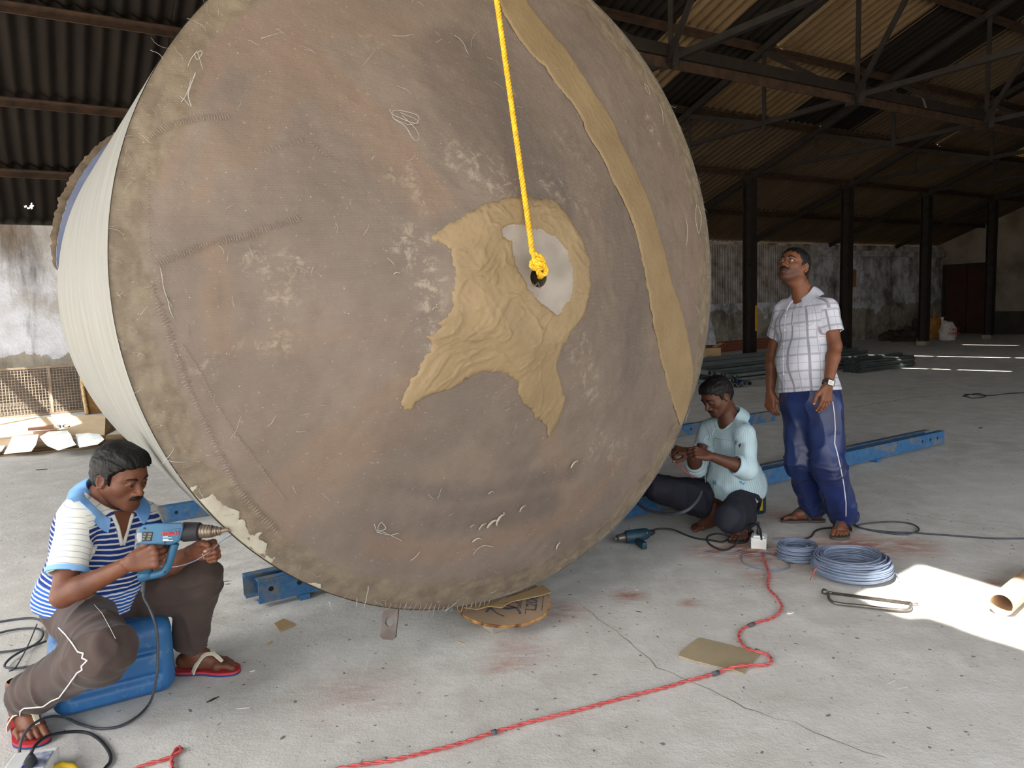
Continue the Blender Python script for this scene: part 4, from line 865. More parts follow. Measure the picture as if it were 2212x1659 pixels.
# --- cardboard tube at the right edge
ta = fl(2163, 1306, .05); tb_ = fl(2262, 1218, .05); b = MB(); rt = .05; d_ = (tb_-ta).normalized(); tb_ = ta+d_*.7
b.lathe([(rt, 0), (rt, (tb_-ta).length), (rt-.006, (tb_-ta).length), (rt-.006, 0)], ta, d_, 40, close=True)
tag(b.build('cardboard_tube', PM('tube_card', srgb(186, 162, 134), srgb(168, 144, 116), 8, .8), smooth=True, auto=40), 'thick cardboard tube lying in the sunlight at the right edge', 'tube')
# --- chips, twigs and scraps on the slab
M_chip = PM('pale_wood_chip', srgb(196, 172, 128), srgb(168, 144, 104), 20, .8); M_dkchip = PM('dark_scrap', srgb(70, 60, 52), srgb(52, 46, 42), 20, .9); M_wchip = PM('white_scrap', srgb(220, 218, 212), rough=.8)
for i, (px, py, l, w, a, m, lb) in enumerate([(583, 1390, .04, .012, 1.3, M_chip, 'small split wood chip in front of the tank'), (995, 1388, .05, .007, 2.7, M_chip, 'pale wood sliver in front of the plywood flange'), (1105, 1430, .035, .003, 2.3, M_chip, 'thin pale sliver on the open floor'), (345, 1071, .12, .012, .05, M_chip, 'long pale wood splinter behind the seated man'),
        (370, 1098, .14, .008, .25, M_dkchip, 'dark twig behind the heat gun'), (375, 1108, .07, .018, .5, M_dkchip, 'dark curled leaf scrap above the blue rail'), (490, 1256, .05, .006, .2, M_dkchip, 'dark splinter left of the blue rail end'), (492, 1262, .03, .006, .1, M_dkchip, 'short dark splinter near the blue rail end'), (1707, 1325, .035, .018, .2, M_wchip, 'flat pale chip right of the red cable'),
        (520, 1435, .03, .004, -.8, M_wchip, 'white fibre scrap by the red sandal'), (525, 1530, .05, .003, .05, M_wchip, 'thin white straw on the floor in front'), (1376, 1275, .015, .008, .4, M_wchip, 'tiny pale chip above the red dust streak'), (1380, 1322, .03, .005, -.6, M_dkchip, 'dark sliver on the floor below the drill'), (90, 1015, .1, .02, .2, M_dkchip, 'small dark scrap behind the seated man on the left'),
        (460, 1512, .05, .01, .9, M_dkchip, 'brown dry leaf scrap in front of the jerrycan'), (1950, 1486, .04, .004, .2, M_wchip, 'curl of white fibre on the right of the floor'), (545, 1450, .02, .015, .3, M_wchip, 'pale grey crumb right of the sandal'), (2118, 925, .05, .02, .3, M_dkchip, 'small dark lump beyond the rail end'), (1925, 1474, .05, .003, .5, M_wchip, 'white fibre strand on the right of the floor')]):
    p = fl(px, py); d = Vector((math.cos(a), math.sin(a), 0)); q = Vector((-d.y, d.x, 0)); b = MB(); h = max(.002, w*.35)
    b.v = [tuple(p+d*x*l/2+q*y*w/2*(1 if abs(x) < .9 else .4)+Vector((0, 0, z))) for z in (.0005, h) for x, y in ((-1, -1), (-.3, -1.2), (1, -.6), (1, .5), (.2, 1.1), (-1, .8))]
    b.f = [(5, 4, 3, 2, 1, 0), (6, 7, 8, 9, 10, 11)]+[(k, (k+1) % 6, 6+(k+1) % 6, 6+k) for k in range(6)]; tag(b.build('floor_scrap', m), lb, 'scrap')
# ================================================================== far side of the shed
M_pvc = PM('grey_pvc', srgb(112, 118, 116), srgb(90, 96, 95), 3, .5, spec=.4); M_pvcd = PM('dark_grey_pvc', srgb(74, 80, 80), srgb(60, 64, 64), 3, .5, spec=.4); M_pvcb = PM('blue_pvc', srgb(44, 66, 104), srgb(36, 54, 88), 3, .5)
def pipe_mesh(R, th, L, n=16):
    b = MB(); b.lathe([(R, 0), (R, L), (R-th, L), (R-th, 0)], (0, 0, 0), (1, 0, 0), n, close=True); return b.mesh('pipe', True)
_pm = {}
def pipe(c, d, R, L, m, label, group, name='pvc_pipe'):
    k = (R, L, m.name)
    if k not in _pm: _pm[k] = pipe_mesh(R, R*.12, L, 16 if R > .03 else 9); _pm[k].materials.append(m); _pm[k].set_sharp_from_angle(angle=.7)
    o = bpy.data.objects.new(name, _pm[k]); COL.objects.link(o); x, y, dd = basis(d); d_ = Vector(d).normalized(); u = Vector((0, 0, 1)).cross(d_).normalized(); w = d_.cross(u)
    o.matrix_world = Matrix(((d_[0], u[0], w[0], c[0]), (d_[1], u[1], w[1], c[1]), (d_[2], u[2], w[2], c[2]), (0, 0, 0, 1))); tag(o, label, 'pipe', group); return o
# big pipe offcuts: open ends towards us, a stack on the floor behind the crouching man
eb = fl(1540, 838); sd = Vector((.90, .44, 0)).normalized()*-1; ed = Vector((.22, -.975, 0)).normalized()
def stackpos(px, py, R): 
    p = fl(px, 838); d = CAM0; dd = (p-Vector(CAM0)).length*0+p.y; q = dep(px, py, (p.y)/ray(px, py)[1]); return q
for i, (px, py, R, m) in enumerate([(1534, 806, .055, M_pvc), (1560, 808, .035, M_pvc), (1568, 815, .028, M_pvc), (1577, 812, .027, M_pvc), (1592, 813, .024, M_pvc), (1565, 823, .03, M_pvcd), (1582, 822, .038, M_pvc), (1571, 831, .038, M_pvc), (1579, 834, .03, M_pvc), (1588, 832, .04, M_pvc), (1597, 824, .036, M_pvcb), (1599, 835, .026, M_pvc), (1609, 828, .042, M_pvc), (1620, 828, .04, M_pvcd), (1556, 836, .036, M_pvcd), (1546, 830, .04, M_pvc), (1572, 841, .02, M_pvc), (1590, 840, .02, M_pvcd)]):
    R = round(R*.82, 4); q = stackpos(px, py, R); q.z = max(q.z, R+.002); pipe(q-ed*.55, ed, R, .55, m, 'short grey pipe offcut in the stack behind the crouching man', 'short pipe offcuts stacked on the floor', 'pipe_offcut')
# long pipes lying along the floor
la = W(11.6, 5.1, 0); 
for i in range(46):
    row = i % 12; lay = i//12; t = 3.3+row*.16+random.uniform(-.03, .03); z = .036+lay*.071+random.uniform(0, .002); L = 4.6+random.choice([-.25, 0, .12, .3])
    pipe(W(10.0+random.uniform(-.15, .15), t, z), LX+TX*random.uniform(-.003, .003), .03 if i % 3 else .034, round(L, 2), M_pvc if (i*7) % 5 else M_pvcd, 'long grey pipe in the low pile behind the two men', 'long pipes piled on the floor')
for i in range(37):    # the neat bundle at the right end of the pile
    r_, k = divmod(i, 7); pipe(W(13.0, 5.45+k*.05+(r_ % 2)*.025, .026+r_*.043), LX, .024, 1.75, M_pvcd, 'thin dark pipe in the tied bundle right of the standing man', 'thin pipes tied in a bundle')
for i in range(6):
    pipe(W(14.0+random.uniform(-.4, .3), 3.4+i*.27, .306), LX+TX*random.uniform(-.1, .1), .022, .9, M_pvcd, 'loose thin pipe lying askew on top of the pipe pile', 'loose pipes on the pile')
cb_ = on_t(1536, 775, 4.3); crd = empty('cardboard_box', (cb_.x, cb_.y, 0), 'brown cardboard carton half hidden by the tank, against the pipe pile', 'box')
cc = fl(1530, 797); MB().box(cc+Vector((.0, .2, .21)), (.55, .3, .42), Vector((.95, .3, 0)), Vector((-.3, .95, 0))).build('carton', M_card, crd, bevel=.01)
MB().bar(cc+Vector((.22, .3, .43)), cc+Vector((.38, .38, .5)), .12, .008).build('flap', M_card, crd); text('print', 'PVC', .07, cc+Vector((.05, .03, .25)), (.95, .3, 0), (0, 0, 1), M_ink, crd)
# white leaning board behind the tank edge
lb0 = fl(1532, 742); b = MB(); b.prism([on_t(1525, 745, 2.0), on_t(1548, 745, 2.0), on_t(1538, 700, 1.9), on_t(1528, 660, 1.85), on_t(1520, 660, 1.85)], TX*-.02); tag(b.build('white_board', PM('spotted_white_board', srgb(190, 190, 196), srgb(150, 146, 146), 9, .7)), 'white spotted board leaning behind the tank right edge', 'board')
# sacks and rubble
def blob(name, c, r, seed, m, label=None, cat=None, group=None, sc=3.0, amp=.25, root=None):
    bm = bmesh.new(); bmesh.ops.create_icosphere(bm, subdivisions=4, radius=1)
    for v in bm.verts:
        n = mnoise.noise(Vector(v.co)*sc+Vector((seed, 0, 0))); q = v.co*(1+amp*n); zz = q.z
        if zz < -.55: zz = -.55-(zz+.55)*.1
        v.co = Vector((q.x*r[0], q.y*r[1], zz*r[2]))
    zmin = min(v.co.z for v in bm.verts)
    for v in bm.verts: v.co = v.co+Vector(c)-Vector((0, 0, zmin))
    me = bpy.data.meshes.new(name); bm.to_mesh(me); bm.free(); me.polygons.foreach_set('use_smooth', [True]*len(me.polygons)); o = put(name, me, m, root); return tag(o, label, cat, group) if label else o
M_sackb = PM('tan_woven_sack', srgb(164, 116, 58), srgb(134, 92, 44), 6, .85, bump=.4, bscale=25); M_sackw = PM('white_woven_sack', srgb(196, 192, 186), srgb(170, 166, 158), 6, .8, bump=.4, bscale=25)
p = fl(2020, 731); p.z = 0; sk = empty('tied_sack', p, 'tan sack with a tied neck standing by the third column', 'sack'); blob('bag', p, (.27, .24, .42), 1.3, M_sackb, root=sk, amp=.15); MB().tube([p+Vector((-.02, 0, .6)), p+Vector((-.05, 0, .68)), p+Vector((-.03, 0, .8))], [.07, .03, .05], 10).build('tied_neck', M_sackb, sk, smooth=True); MB().box(p+Vector((.12, -.235, .45)), (.16, .01, .18)).build('label_patch', M_white, sk)
p = fl(2047, 735); p.z = 0; sk = empty('tied_sack', p, 'white printed sack with a tied neck leaning right of the tan sack', 'sack'); blob('bag', p, (.24, .2, .36), 4.3, M_sackw, root=sk, amp=.12); MB().tube([p+Vector((-.12, 0, .5)), p+Vector((-.17, 0, .57)), p+Vector((-.17, 0, .68))], [.06, .025, .05], 10).build('tied_neck', M_sackw, sk, smooth=True)
M_redink = PM('red_print', srgb(170, 70, 64)); text('print', 'CALC', .11, p+Vector((.05, -.225, .32)), (1, 0, 0), (0, 0, 1), M_redink, sk, .003); text('print', 'CONDI', .1, p+Vector((.04, -.23, .2)), (1, 0, 0), (0, 0, 1), M_redink, sk, .003)
M_rub = PM('dark_rubble', srgb(66, 54, 46), srgb(44, 36, 32), 8, .9, bump=.4)
for i, (px, py, r, lbl) in enumerate([(1925, 736, (.3, .2, .2), 'dark slab of broken timber at the left of the rubble heap'), (1950, 737, (.35, .22, .1), 'low dark lump at the front of the rubble heap'), (1962, 733, (.22, .2, .25), 'brownish stone in the middle of the rubble heap'), (1978, 730, (.3, .2, .22), 'dark flat lump leaning on the tan sack'), (1988, 725, (.2, .18, .4), 'dusty brown bag behind the rubble heap')]):
    p = fl(px, py); p.z = 0; blob('rubble_lump', p, r, i*5.1, M_rub, lbl, 'rubble', 'rubble heap by the third column', 1.6, .5)
# fuse box on the second column
jb = W(17.0, 2.95, 1.75); MB().box(jb, (.1, .06, .5), LX, TX); o = MB().box(W(17.16, 2.9, 1.8), (.1, .08, .42), LX, TX).build('switch_box', PM('brown_switch_box', srgb(120, 84, 50), srgb(96, 66, 42), 6, .7), bevel=.01); tag(o, 'brown electrical switch box fixed to the second column', 'switch box')
# --- wire screen leaning on the back wall, with old carton and paper bags before it
M_scr = PM('rusty_pale_screen', srgb(150, 132, 114), srgb(128, 110, 94), 6, .8)
sc_ = empty('wire_screen', W(-.2, .3, 0), 'wire mesh screen with a rusty frame leaning on the back wall', 'screen')
A_, B_ = -2.6, 1.55; lean = .25; P_ = lambda s, h: W(s, .42-lean*h/.72, h)
fr = MB(); 
for h in (.02, .72): MB().bar(P_(A_, h), P_(B_, h), .035, .03).build('frame_rail', M_scr, sc_)
for s in (A_, -1.2, .62, B_): MB().bar(P_(s, .02), P_(s, .72), .035, .03).build('frame_post', M_scr, sc_)
b = MB(); s = A_
while s < B_: b.bar(P_(s, .02), P_(s, .72), .007, .007); s += .042
h = .05
while h < .72: b.bar(P_(A_, h), P_(B_, h), .007, .007); h += .042
o = b.build('wire_grid', M_scr, sc_); o['kind'] = 'stuff'
bk = MB(); bk.prism([W(A_, .12, .01), W(B_, .12, .01), W(B_, .02, .7), W(A_, .02, .7)], TX*-.01); tag(bk.build('grey_backing_sheet', PM('grey_sheet', srgb(112, 106, 100), srgb(92, 86, 82), 5, .85)), 'dull grey sheet standing behind the wire screen', 'sheet')
M_jute = PM('brown_jute', srgb(132, 98, 56), srgb(104, 74, 42), 10, .9, bump=.3)
jm = empty('jute_board', W(1.2, .75, 0), 'brown jute board with a stitched edge, half behind the tank shell', 'board')
b = MB(); b.prism([W(1.06, .85, .0), W(2.1, .85, .0), W(2.0, .6, .7), W(1.12, .6, .7), W(1.05, .62, .64)], TX*.025); b.build('panel', M_jute, jm)
MB().tube(spline([W(1.06, .88, .0), W(1.04, .75, .35), W(1.05, .65, .64), W(1.12, .63, .7), W(1.5, .63, .71)], 8), .03, 8).build('stitched_edge', PM('pale_stitched_edge', srgb(186, 160, 120), srgb(140, 112, 76), 30, .9), jm, smooth=True)
def quad_card(name, pts, th, m, label, cat='cardboard', group=None):
    b = MB(); n = (pts[1]-pts[0]).cross(pts[-1]-pts[0]).normalized(); b.prism(pts, n*-th); return tag(b.build(name, m), label, cat, group)
M_card3 = PM('pale_old_carton', srgb(206, 184, 152), srgb(190, 168, 136), 4, .85)
ca = empty('flattened_carton', W(0, 3, 0), 'long flattened brown carton lying in front of the wire screen', 'cardboard')
def wpt(px, py, z): return fl(px, py, z)
a0, a1, a2, a3 = wpt(-60, 905, .32), wpt(228, 897, .32), wpt(226, 938, .17), wpt(-60, 952, .17); e0, e1 = wpt(228, 965, .0), wpt(-60, 992, .0)
MB().prism([a0, a1, a2, a3], Vector((0, 0, -.01))).build('top_panel', M_card3, ca); MB().prism([a3+Vector((0, 0, 0)), a2, wpt(228, 953, .03), wpt(-60, 985, .03)], Vector((0, .01, -.005))).build('front_panel', M_card3, ca)
MB().prism([a1, wpt(252, 905, .26), wpt(250, 928, .1), wpt(226, 940, .17)], Vector((0, 0, -.008))).build('torn_flap', M_card, ca)
MB().prism([wpt(-60, 990, .012), wpt(300, 955, .012), wpt(300, 935, .012), wpt(-60, 960, .012)], Vector((0, 0, -.01))).build('floor_panel', M_card, ca)
text('print', '3G', .11, wpt(137, 921, .275), (LV[0], LV[1], 0), (-TV[0], -TV[1], .35), M_ink, ca, .003)
MB().prism([wpt(60, 921, .28), wpt(116, 918, .28), wpt(116, 928, .25), wpt(60, 931, .25)], Vector((0, 0, .004))).build('red_print', PM('faded_red_print', srgb(176, 124, 104)), ca)
M_pap = PM('printed_paper', srgb(236, 238, 232), srgb(212, 216, 210), 14, .8, bump=.2)
for i, (px, lbl) in enumerate([([(-40, 965), (12, 962), (4, 974), (-20, 984)], 'corner of a white printed bag at the left edge'), ([(26, 943), (84, 938), (78, 960), (68, 974), (8, 980), (18, 962)], 'large white printed paper bag draped over the carton, left one'), ([(86, 943), (105, 932), (146, 930), (152, 945), (158, 954), (120, 966), (96, 956)], 'crumpled white paper bag in the middle on the carton'), ([(163, 938), (190, 935), (215, 938), (219, 943), (205, 953), (165, 960)], 'rightmost white paper bag on the carton, near the tank shell')]):
    nlay = 1 if i < 2 else 3
    R_ = empty('paper_bag', fl(*px[0]), lbl, 'paper bag', 'old paper bags on the carton')
    for k in range(nlay):
        b = MB(); zt = [float(np.interp(y, [930, 952, 982], [.235, .15, .02]))-.004*k for x, y in px]; pts = [fl(x+k*3, y+k*3, z+.01) for (x, y), z in zip(px, zt)]; c = sum(pts, Vector())/len(pts)+Vector((0, -.01, .006)); n = len(pts)
        b.v = [tuple(c)]+[tuple(p) for p in pts]+[tuple(p-Vector((0, 0, .006))) for p in pts]; b.f = [(0, 1+j, 1+(j+1) % n) for j in range(n)]+[(1+j, 1+n+j, 1+n+(j+1) % n, 1+(j+1) % n) for j in range(n)]+[tuple(range(2*n, n, -1))]; b.build('paper_sheet', M_pap, R_, smooth=True, auto=50)
# ================================================================== seat, tool box, heat gun
M_can = None
def can_mat():
    t = NT('scuffed_blue_plastic', .42, 0, .5); n = t.noise(5, 6, .65); n2 = t.noise(16, 7, .7); c = t.mix(t.ramp(n, .35, .7), srgb(32, 86, 138), srgb(50, 108, 158)); c = t.mix(t.math('MULTIPLY', t.ramp(n2, .56, .7), .5), c, srgb(140, 150, 140)); t.color(c); t.rough(t.ramp(n2, .3, .7, .32, .6)); return t.m
M_can = can_mat()
jx = Vector((.86, .5, 0)).normalized(); jy = Vector((-.5, .86, 0)); jc = Vector((-1.60, 2.78, .15)); JR = np.array([[jx[0], jy[0], 0], [jx[1], jy[1], 0], [0, 0, 1]])
jl = lambda x, y, z: np.array(jc)+JR@np.array([x, y, z])
S = SDF((-1.95, 2.42, -.01), (-1.25, 3.14, .34), .006); S.box(jc, (.205, .2, .147), JR, .055)
for z in (.035, -.055): S.cap(jl(-.14, -.205, z), jl(.14, -.205, z), .014, k=.012, sub=True)
S.box(jl(0, -.2, -.01), (.15, .008, .038), JR, .006, .01); S.box(jl(0, -.2, -.1), (.15, .007, .02), JR, .005, .01); S.cap(jl(-.205, -.1, .04), jl(-.205, .1, .04), .016, k=.014, sub=True); S.cap(jl(.205, -.1, .0), jl(.205, .1, .0), .016, k=.014, sub=True)
V, Q = S.mesh(2); jr = empty('jerrycan', (jc.x, jc.y, 0), 'blue plastic jerrycan lying on its side under the seated man', 'jerrycan'); put('can_body', np_mesh('can_body', V, Q), M_can, jr)
MB().lathe([(.0, .035), (.03, .035), (.034, .03), (.034, 0)], jl(-.205, .02, -.05), -jx, 20).build('screw_cap', PM('black_cap', srgb(28, 28, 32), rough=.4), jr, smooth=True, auto=40)
tbx = fl(1612, 1104); tbx.z = 0; tb = empty('tool_case', tbx, 'dark teal tool case with a yellow stripe, seat of the crouching man', 'case')
tX = Vector((.98, .2, 0)).normalized(); tY = Vector((-.2, .98, 0)); tc = tbx+Vector((-.08, -.02, .12))
MB().box(tc, (.34, .24, .24), tX, tY).build('case_body', M_teal, tb, bevel=.03); MB().box(tc+tX*.172+tY*-.05, (.004, .02, .17), tX, tY).build('yellow_stripe', PM('yellow_stripe', srgb(196, 160, 40)), tb); MB().box(tc+tX*.12-tY*.122, (.02, .004, .17), tX, tY).build('yellow_stripe', bpy.data.materials['yellow_stripe'], tb)
# --- heat gun
M_gun = PM('blue_green_plastic', srgb(42, 94, 126), srgb(34, 80, 110), 8, .5, spec=.45); M_collar = PM('black_ribbed_plastic', srgb(46, 44, 48), srgb(34, 32, 36), 20, .6)
M_silver = PM('silver_plastic', srgb(150, 156, 164), rough=.4, spec=.5); M_noz = PM('heat_stained_metal', srgb(150, 138, 122), srgb(104, 88, 72), 16, .45, .7); M_redp = PM('red_lettering', srgb(206, 60, 50), rough=.5)
GD = 2.56; gz = lambda x, y, o=0.0: dep(280+x/7.9, 1080+y/7.9, GD+o)
hg = empty('heat_gun', gz(560, 600), 'blue-green heat gun held by the seated man', 'heat gun')
def gun_plate(name, px, half, m, bevel):
    f_, k_ = [gz(x, y, -half) for x, y in px], [gz(x, y, half) for x, y in px]; n = len(px); b = MB(); b.v = [tuple(p) for p in f_+k_]; b.f = [tuple(reversed(range(n))), tuple(range(n, 2*n))]+[(i, (i+1) % n, n+(i+1) % n, n+i) for i in range(n)]; return b.build(name, m, hg, bevel=bevel, smooth=True, auto=35)
gun_plate('housing', [(150, 500), (225, 425), (450, 395), (900, 385), (925, 420), (905, 560), (850, 720), (700, 765), (420, 760), (165, 760), (135, 620)], .036, M_gun, .010)
gun_plate('rear_cap', [(128, 560), (190, 545), (225, 560), (215, 720), (150, 735), (122, 660)], .0385, M_silver, .008)
gun_plate('display_panel', [(225, 545), (400, 545), (375, 700), (205, 705)], .0375, M_black, .002)
for r_ in range(3):
    for c_ in range(2): gun_plate('keypad_button', [(240-r_*14+c_*85, 565+r_*44), (290-r_*14+c_*95, 565+r_*44), (284-r_*14+c_*95, 595+r_*44), (234-r_*14+c_*85, 595+r_*44)], .0395, PM('worn_key', srgb(128, 124, 112)) if 'worn_key' not in bpy.data.materials else bpy.data.materials['worn_key'], .001)
gun_plate('side_badge', [(440, 740), (470, 600), (540, 525), (880, 470), (830, 690), (780, 735)], .037, M_gun, .003)
gx, gy = (gz(900, 560)-gz(560, 585)).normalized(), Vector((0, 0, 1))
text('brand_mark', 'BOSCH', .0175, gz(698, 574, -.0395), gx, gy, M_redp, hg, .0004)
for (x, y, w) in ((610, 628, 84), (645, 648, 155), (620, 672, 105), (612, 684, 92), (655, 694, 170)): b = MB().bar(gz(x-w/2, y, -.0393), gz(x+w/2, y-4, -.0393), .0015, .0007, (0, 1, 0)); b.build('spec_line', M_white, hg)
MB().tube([gz(900, 545), gz(930, 545), gz(935, 545), gz(1195, 535), gz(1205, 535)], [.030, .032, .034, .031, .028], 24).build('nozzle_collar', M_collar, hg, smooth=True, auto=30)
for k in range(16): pass
MB().tube([gz(1200, 535), gz(1215, 535), gz(1420, 540), gz(1425, 540), gz(1500, 525), gz(1505, 525), gz(1565, 522), gz(1570, 522), gz(1650, 508), gz(1690, 505)], [.022, .023, .020, .0165, .0165, .013, .012, .009, .0075, .006], 20).build('nozzle', M_noz, hg, smooth=True, auto=30)
for x, r_ in ((1250, .0235), (1300, .0228), (1350, .022), (1400, .021), (1450, .0175), (1530, .0138)): MB().lathe([(r_, -.002), (r_+.001, 0), (r_, .002)], gz(x, 535), gx, 20).build('nozzle_rib', M_noz, hg, smooth=True)
MB().tube([gz(250, 740), gz(255, 900), gz(270, 1100), gz(260, 1230)], [.026, .024, .024, .025], 14).build('grip', M_gun, hg, smooth=True)
MB().tube(spline([gz(210, 1290), gz(300, 1300), gz(450, 1270), gz(580, 1225), gz(640, 1150), gz(700, 980), (gz(780, 740))], 6), .0135, 12).build('guard_loop', M_gun, hg, smooth=True)
MB().tube([gz(170, 1275), gz(200, 1280), gz(360, 1260)], [.016, .026, .018], 14).build('grip_end', M_gun, hg, smooth=True)
for x, y in ((250, 487), (905, 440), (597, 728), (225, 1290), (597, 1235)): MB().lathe([(.0, .0), (.0035, .0), (.0035, -.002)], gz(x, y, -.0385 if y < 800 else -.0165), (0, -1, 0), 10).build('screw', M_black, hg)
cord('cord_guard', [gz(235, 1345), gz(235, 1450), gz(225, 1560)], .0075, M_grey, '', hg)
gc = [(309, 1268, 2.56), (311, 1290, 2.56), (325, 1318, 2.5), (338, 1360, 2.48), (341, 1420, 2.48), (337, 1470, 2.5)]
pts = [dep(*p) for p in gc]+[fl(x, y, z) for x, y, z in ((325, 1515, .02), (300, 1545, Z), (260, 1568, Z), (215, 1574, Z), (175, 1565, Z), (140, 1550, .02), (110, 1548, .06), (75, 1562, .10), (50, 1590, .09), (42, 1625, .05), (48, 1665, Z))]
cord('power_cord', pts, .0048, M_grey, '', hg)
# second lead plugged into the extension socket
cord('black_lead', [fl(x, y, z) for x, y, z in ((66, 1632, .10), (75, 1612, .12), (100, 1592, .08), (140, 1582, .03), (185, 1582, Z), (215, 1598, Z), (236, 1625, Z), (238, 1645, Z), (225, 1662, Z), (212, 1690, Z))], .0055, M_black, 'black lead curving out of the extension socket at the bottom left')
es = empty('extension_socket', fl(80, 1655), 'white extension socket board with a plugged-in lead at the bottom left corner', 'socket')
ec = fl(78, 1652, .03); eX = Vector((.95, .22, .0)).normalized(); eY = Vector((-.22, .95, 0)); MB().box(ec+Vector((0, -.05, 0)), (.13, .2, .05), eX, eY).build('case', M_white, es, bevel=.005); MB().box(ec+Vector((.015, -.02, .0265)), (.07, .09, .004), eX, eY).build('printed_label', PM('label_paper', srgb(196, 200, 214), srgb(120, 126, 150), 60, .6), es)
MB().tube([fl(66, 1650, .05), fl(66, 1645, .075), fl(66, 1636, .10), fl(66, 1631, .115)], [.02, .018, .012, .007], 14).build('plug', M_black, es, smooth=True)
MB().box(fl(62, 1655, .058), (.035, .03, .012), eX, eY).build('plug_base', PM('blue_plug', srgb(40, 50, 130), rough=.5), es, bevel=.003)
yl = MB().tube(spline([fl(x, y, z) for x, y, z in ((118, 1662, .01), (130, 1654, .02), (145, 1655, .02), (158, 1658, .02), (165, 1668, .01))], 6), .012, 8); tag(yl.build('yellow_strap', PM('yellow_plastic', srgb(224, 184, 40), rough=.5), smooth=True), 'yellow strap end at the bottom left edge', 'strap')
# cords behind the seated man, at the left edge
for i, (pp, lb) in enumerate([(((-30, 1348), (40, 1337), (75, 1336), (95, 1345)), 'upper grey cord at the left edge behind the jerrycan'), (((-30, 1376), (20, 1362), (70, 1357), (92, 1365), (85, 1385), (50, 1402), (-30, 1412)), 'looping grey cord at the left edge'), (((100, 1385), (60, 1400), (25, 1420), (10, 1440), (40, 1443), (90, 1435)), 'lower grey cord curl beside the jerrycan'), (((80, 1348), (60, 1395), (35, 1440), (20, 1450)), 'thin dark cord crossing the grey cords')]):
    tag(MB().tube(spline([fl(x, y, Z+.004*i) for x, y in pp], 8), .005 if i < 3 else .003, 6).build('slack_electric_lead', M_grey, smooth=True, fix=False), lb, 'cord')
# ================================================================== people
from mathutils.bvhtree import BVHTree
def A3(v): return np.array([v[0], v[1], v[2]], float)
def unit(v): v = np.asarray(v, float); return v/np.linalg.norm(v)
def D_(px, py, d): return A3(dep(px, py, d))
def FL(px, py, z=0.0): return A3(fl(px, py, z))
def skin_mat(name, a, b, c_dark):
    t = NT(name, .5, 0, .35); n = t.noise(9, 5); n2 = t.noise(140, 3); c = t.mix(t.ramp(n, .35, .65), a, b)
    c = t.mix(t.attr('mark'), c, c_dark); c = t.mix(t.attr('stub'), c, mul(c_dark, .45)); c = t.mix(t.attr('nail'), c, srgb(196, 150, 128))
    e = t.attr('eyew'); c = t.mix(e, c, srgb(176, 164, 152)); c = t.mix(t.attr('iris'), c, srgb(22, 14, 10)); t.color(c); t.rough(t.math('SUBTRACT', t.ramp(n2, .3, .7, .42, .58), t.math('MULTIPLY', e, .3))); t.bump(n2, .08, .002)
    t.b.inputs['Subsurface Weight'].default_value = .06; t.b.inputs['Subsurface Radius'].default_value = (.02, .008, .004); t.b.inputs['Subsurface Scale'].default_value = .3; return t.m
M_skinA = skin_mat('skin_warm_brown', srgb(118, 73, 51), srgb(98, 60, 43), srgb(64, 38, 30)); M_skinB = skin_mat('skin_brown', srgb(120, 74, 50), srgb(98, 60, 42), srgb(62, 36, 28)); M_skinC = skin_mat('skin_deep_brown', srgb(92, 56, 40), srgb(74, 45, 33), srgb(48, 28, 22))
def hair_mat():
    t = NT('black_hair', .55, 0, .22); n = t.noise(60, 4, .6, t.map(t.co(), (1, 1, .35))); t.color(t.mix(t.ramp(n, .35, .7), srgb(12, 10, 10), srgb(26, 23, 23))); t.bump(n, .9, .008); return t.m
M_hair = hair_mat()
M_brow = PM('dark_brow', srgb(24, 18, 16), rough=.7)
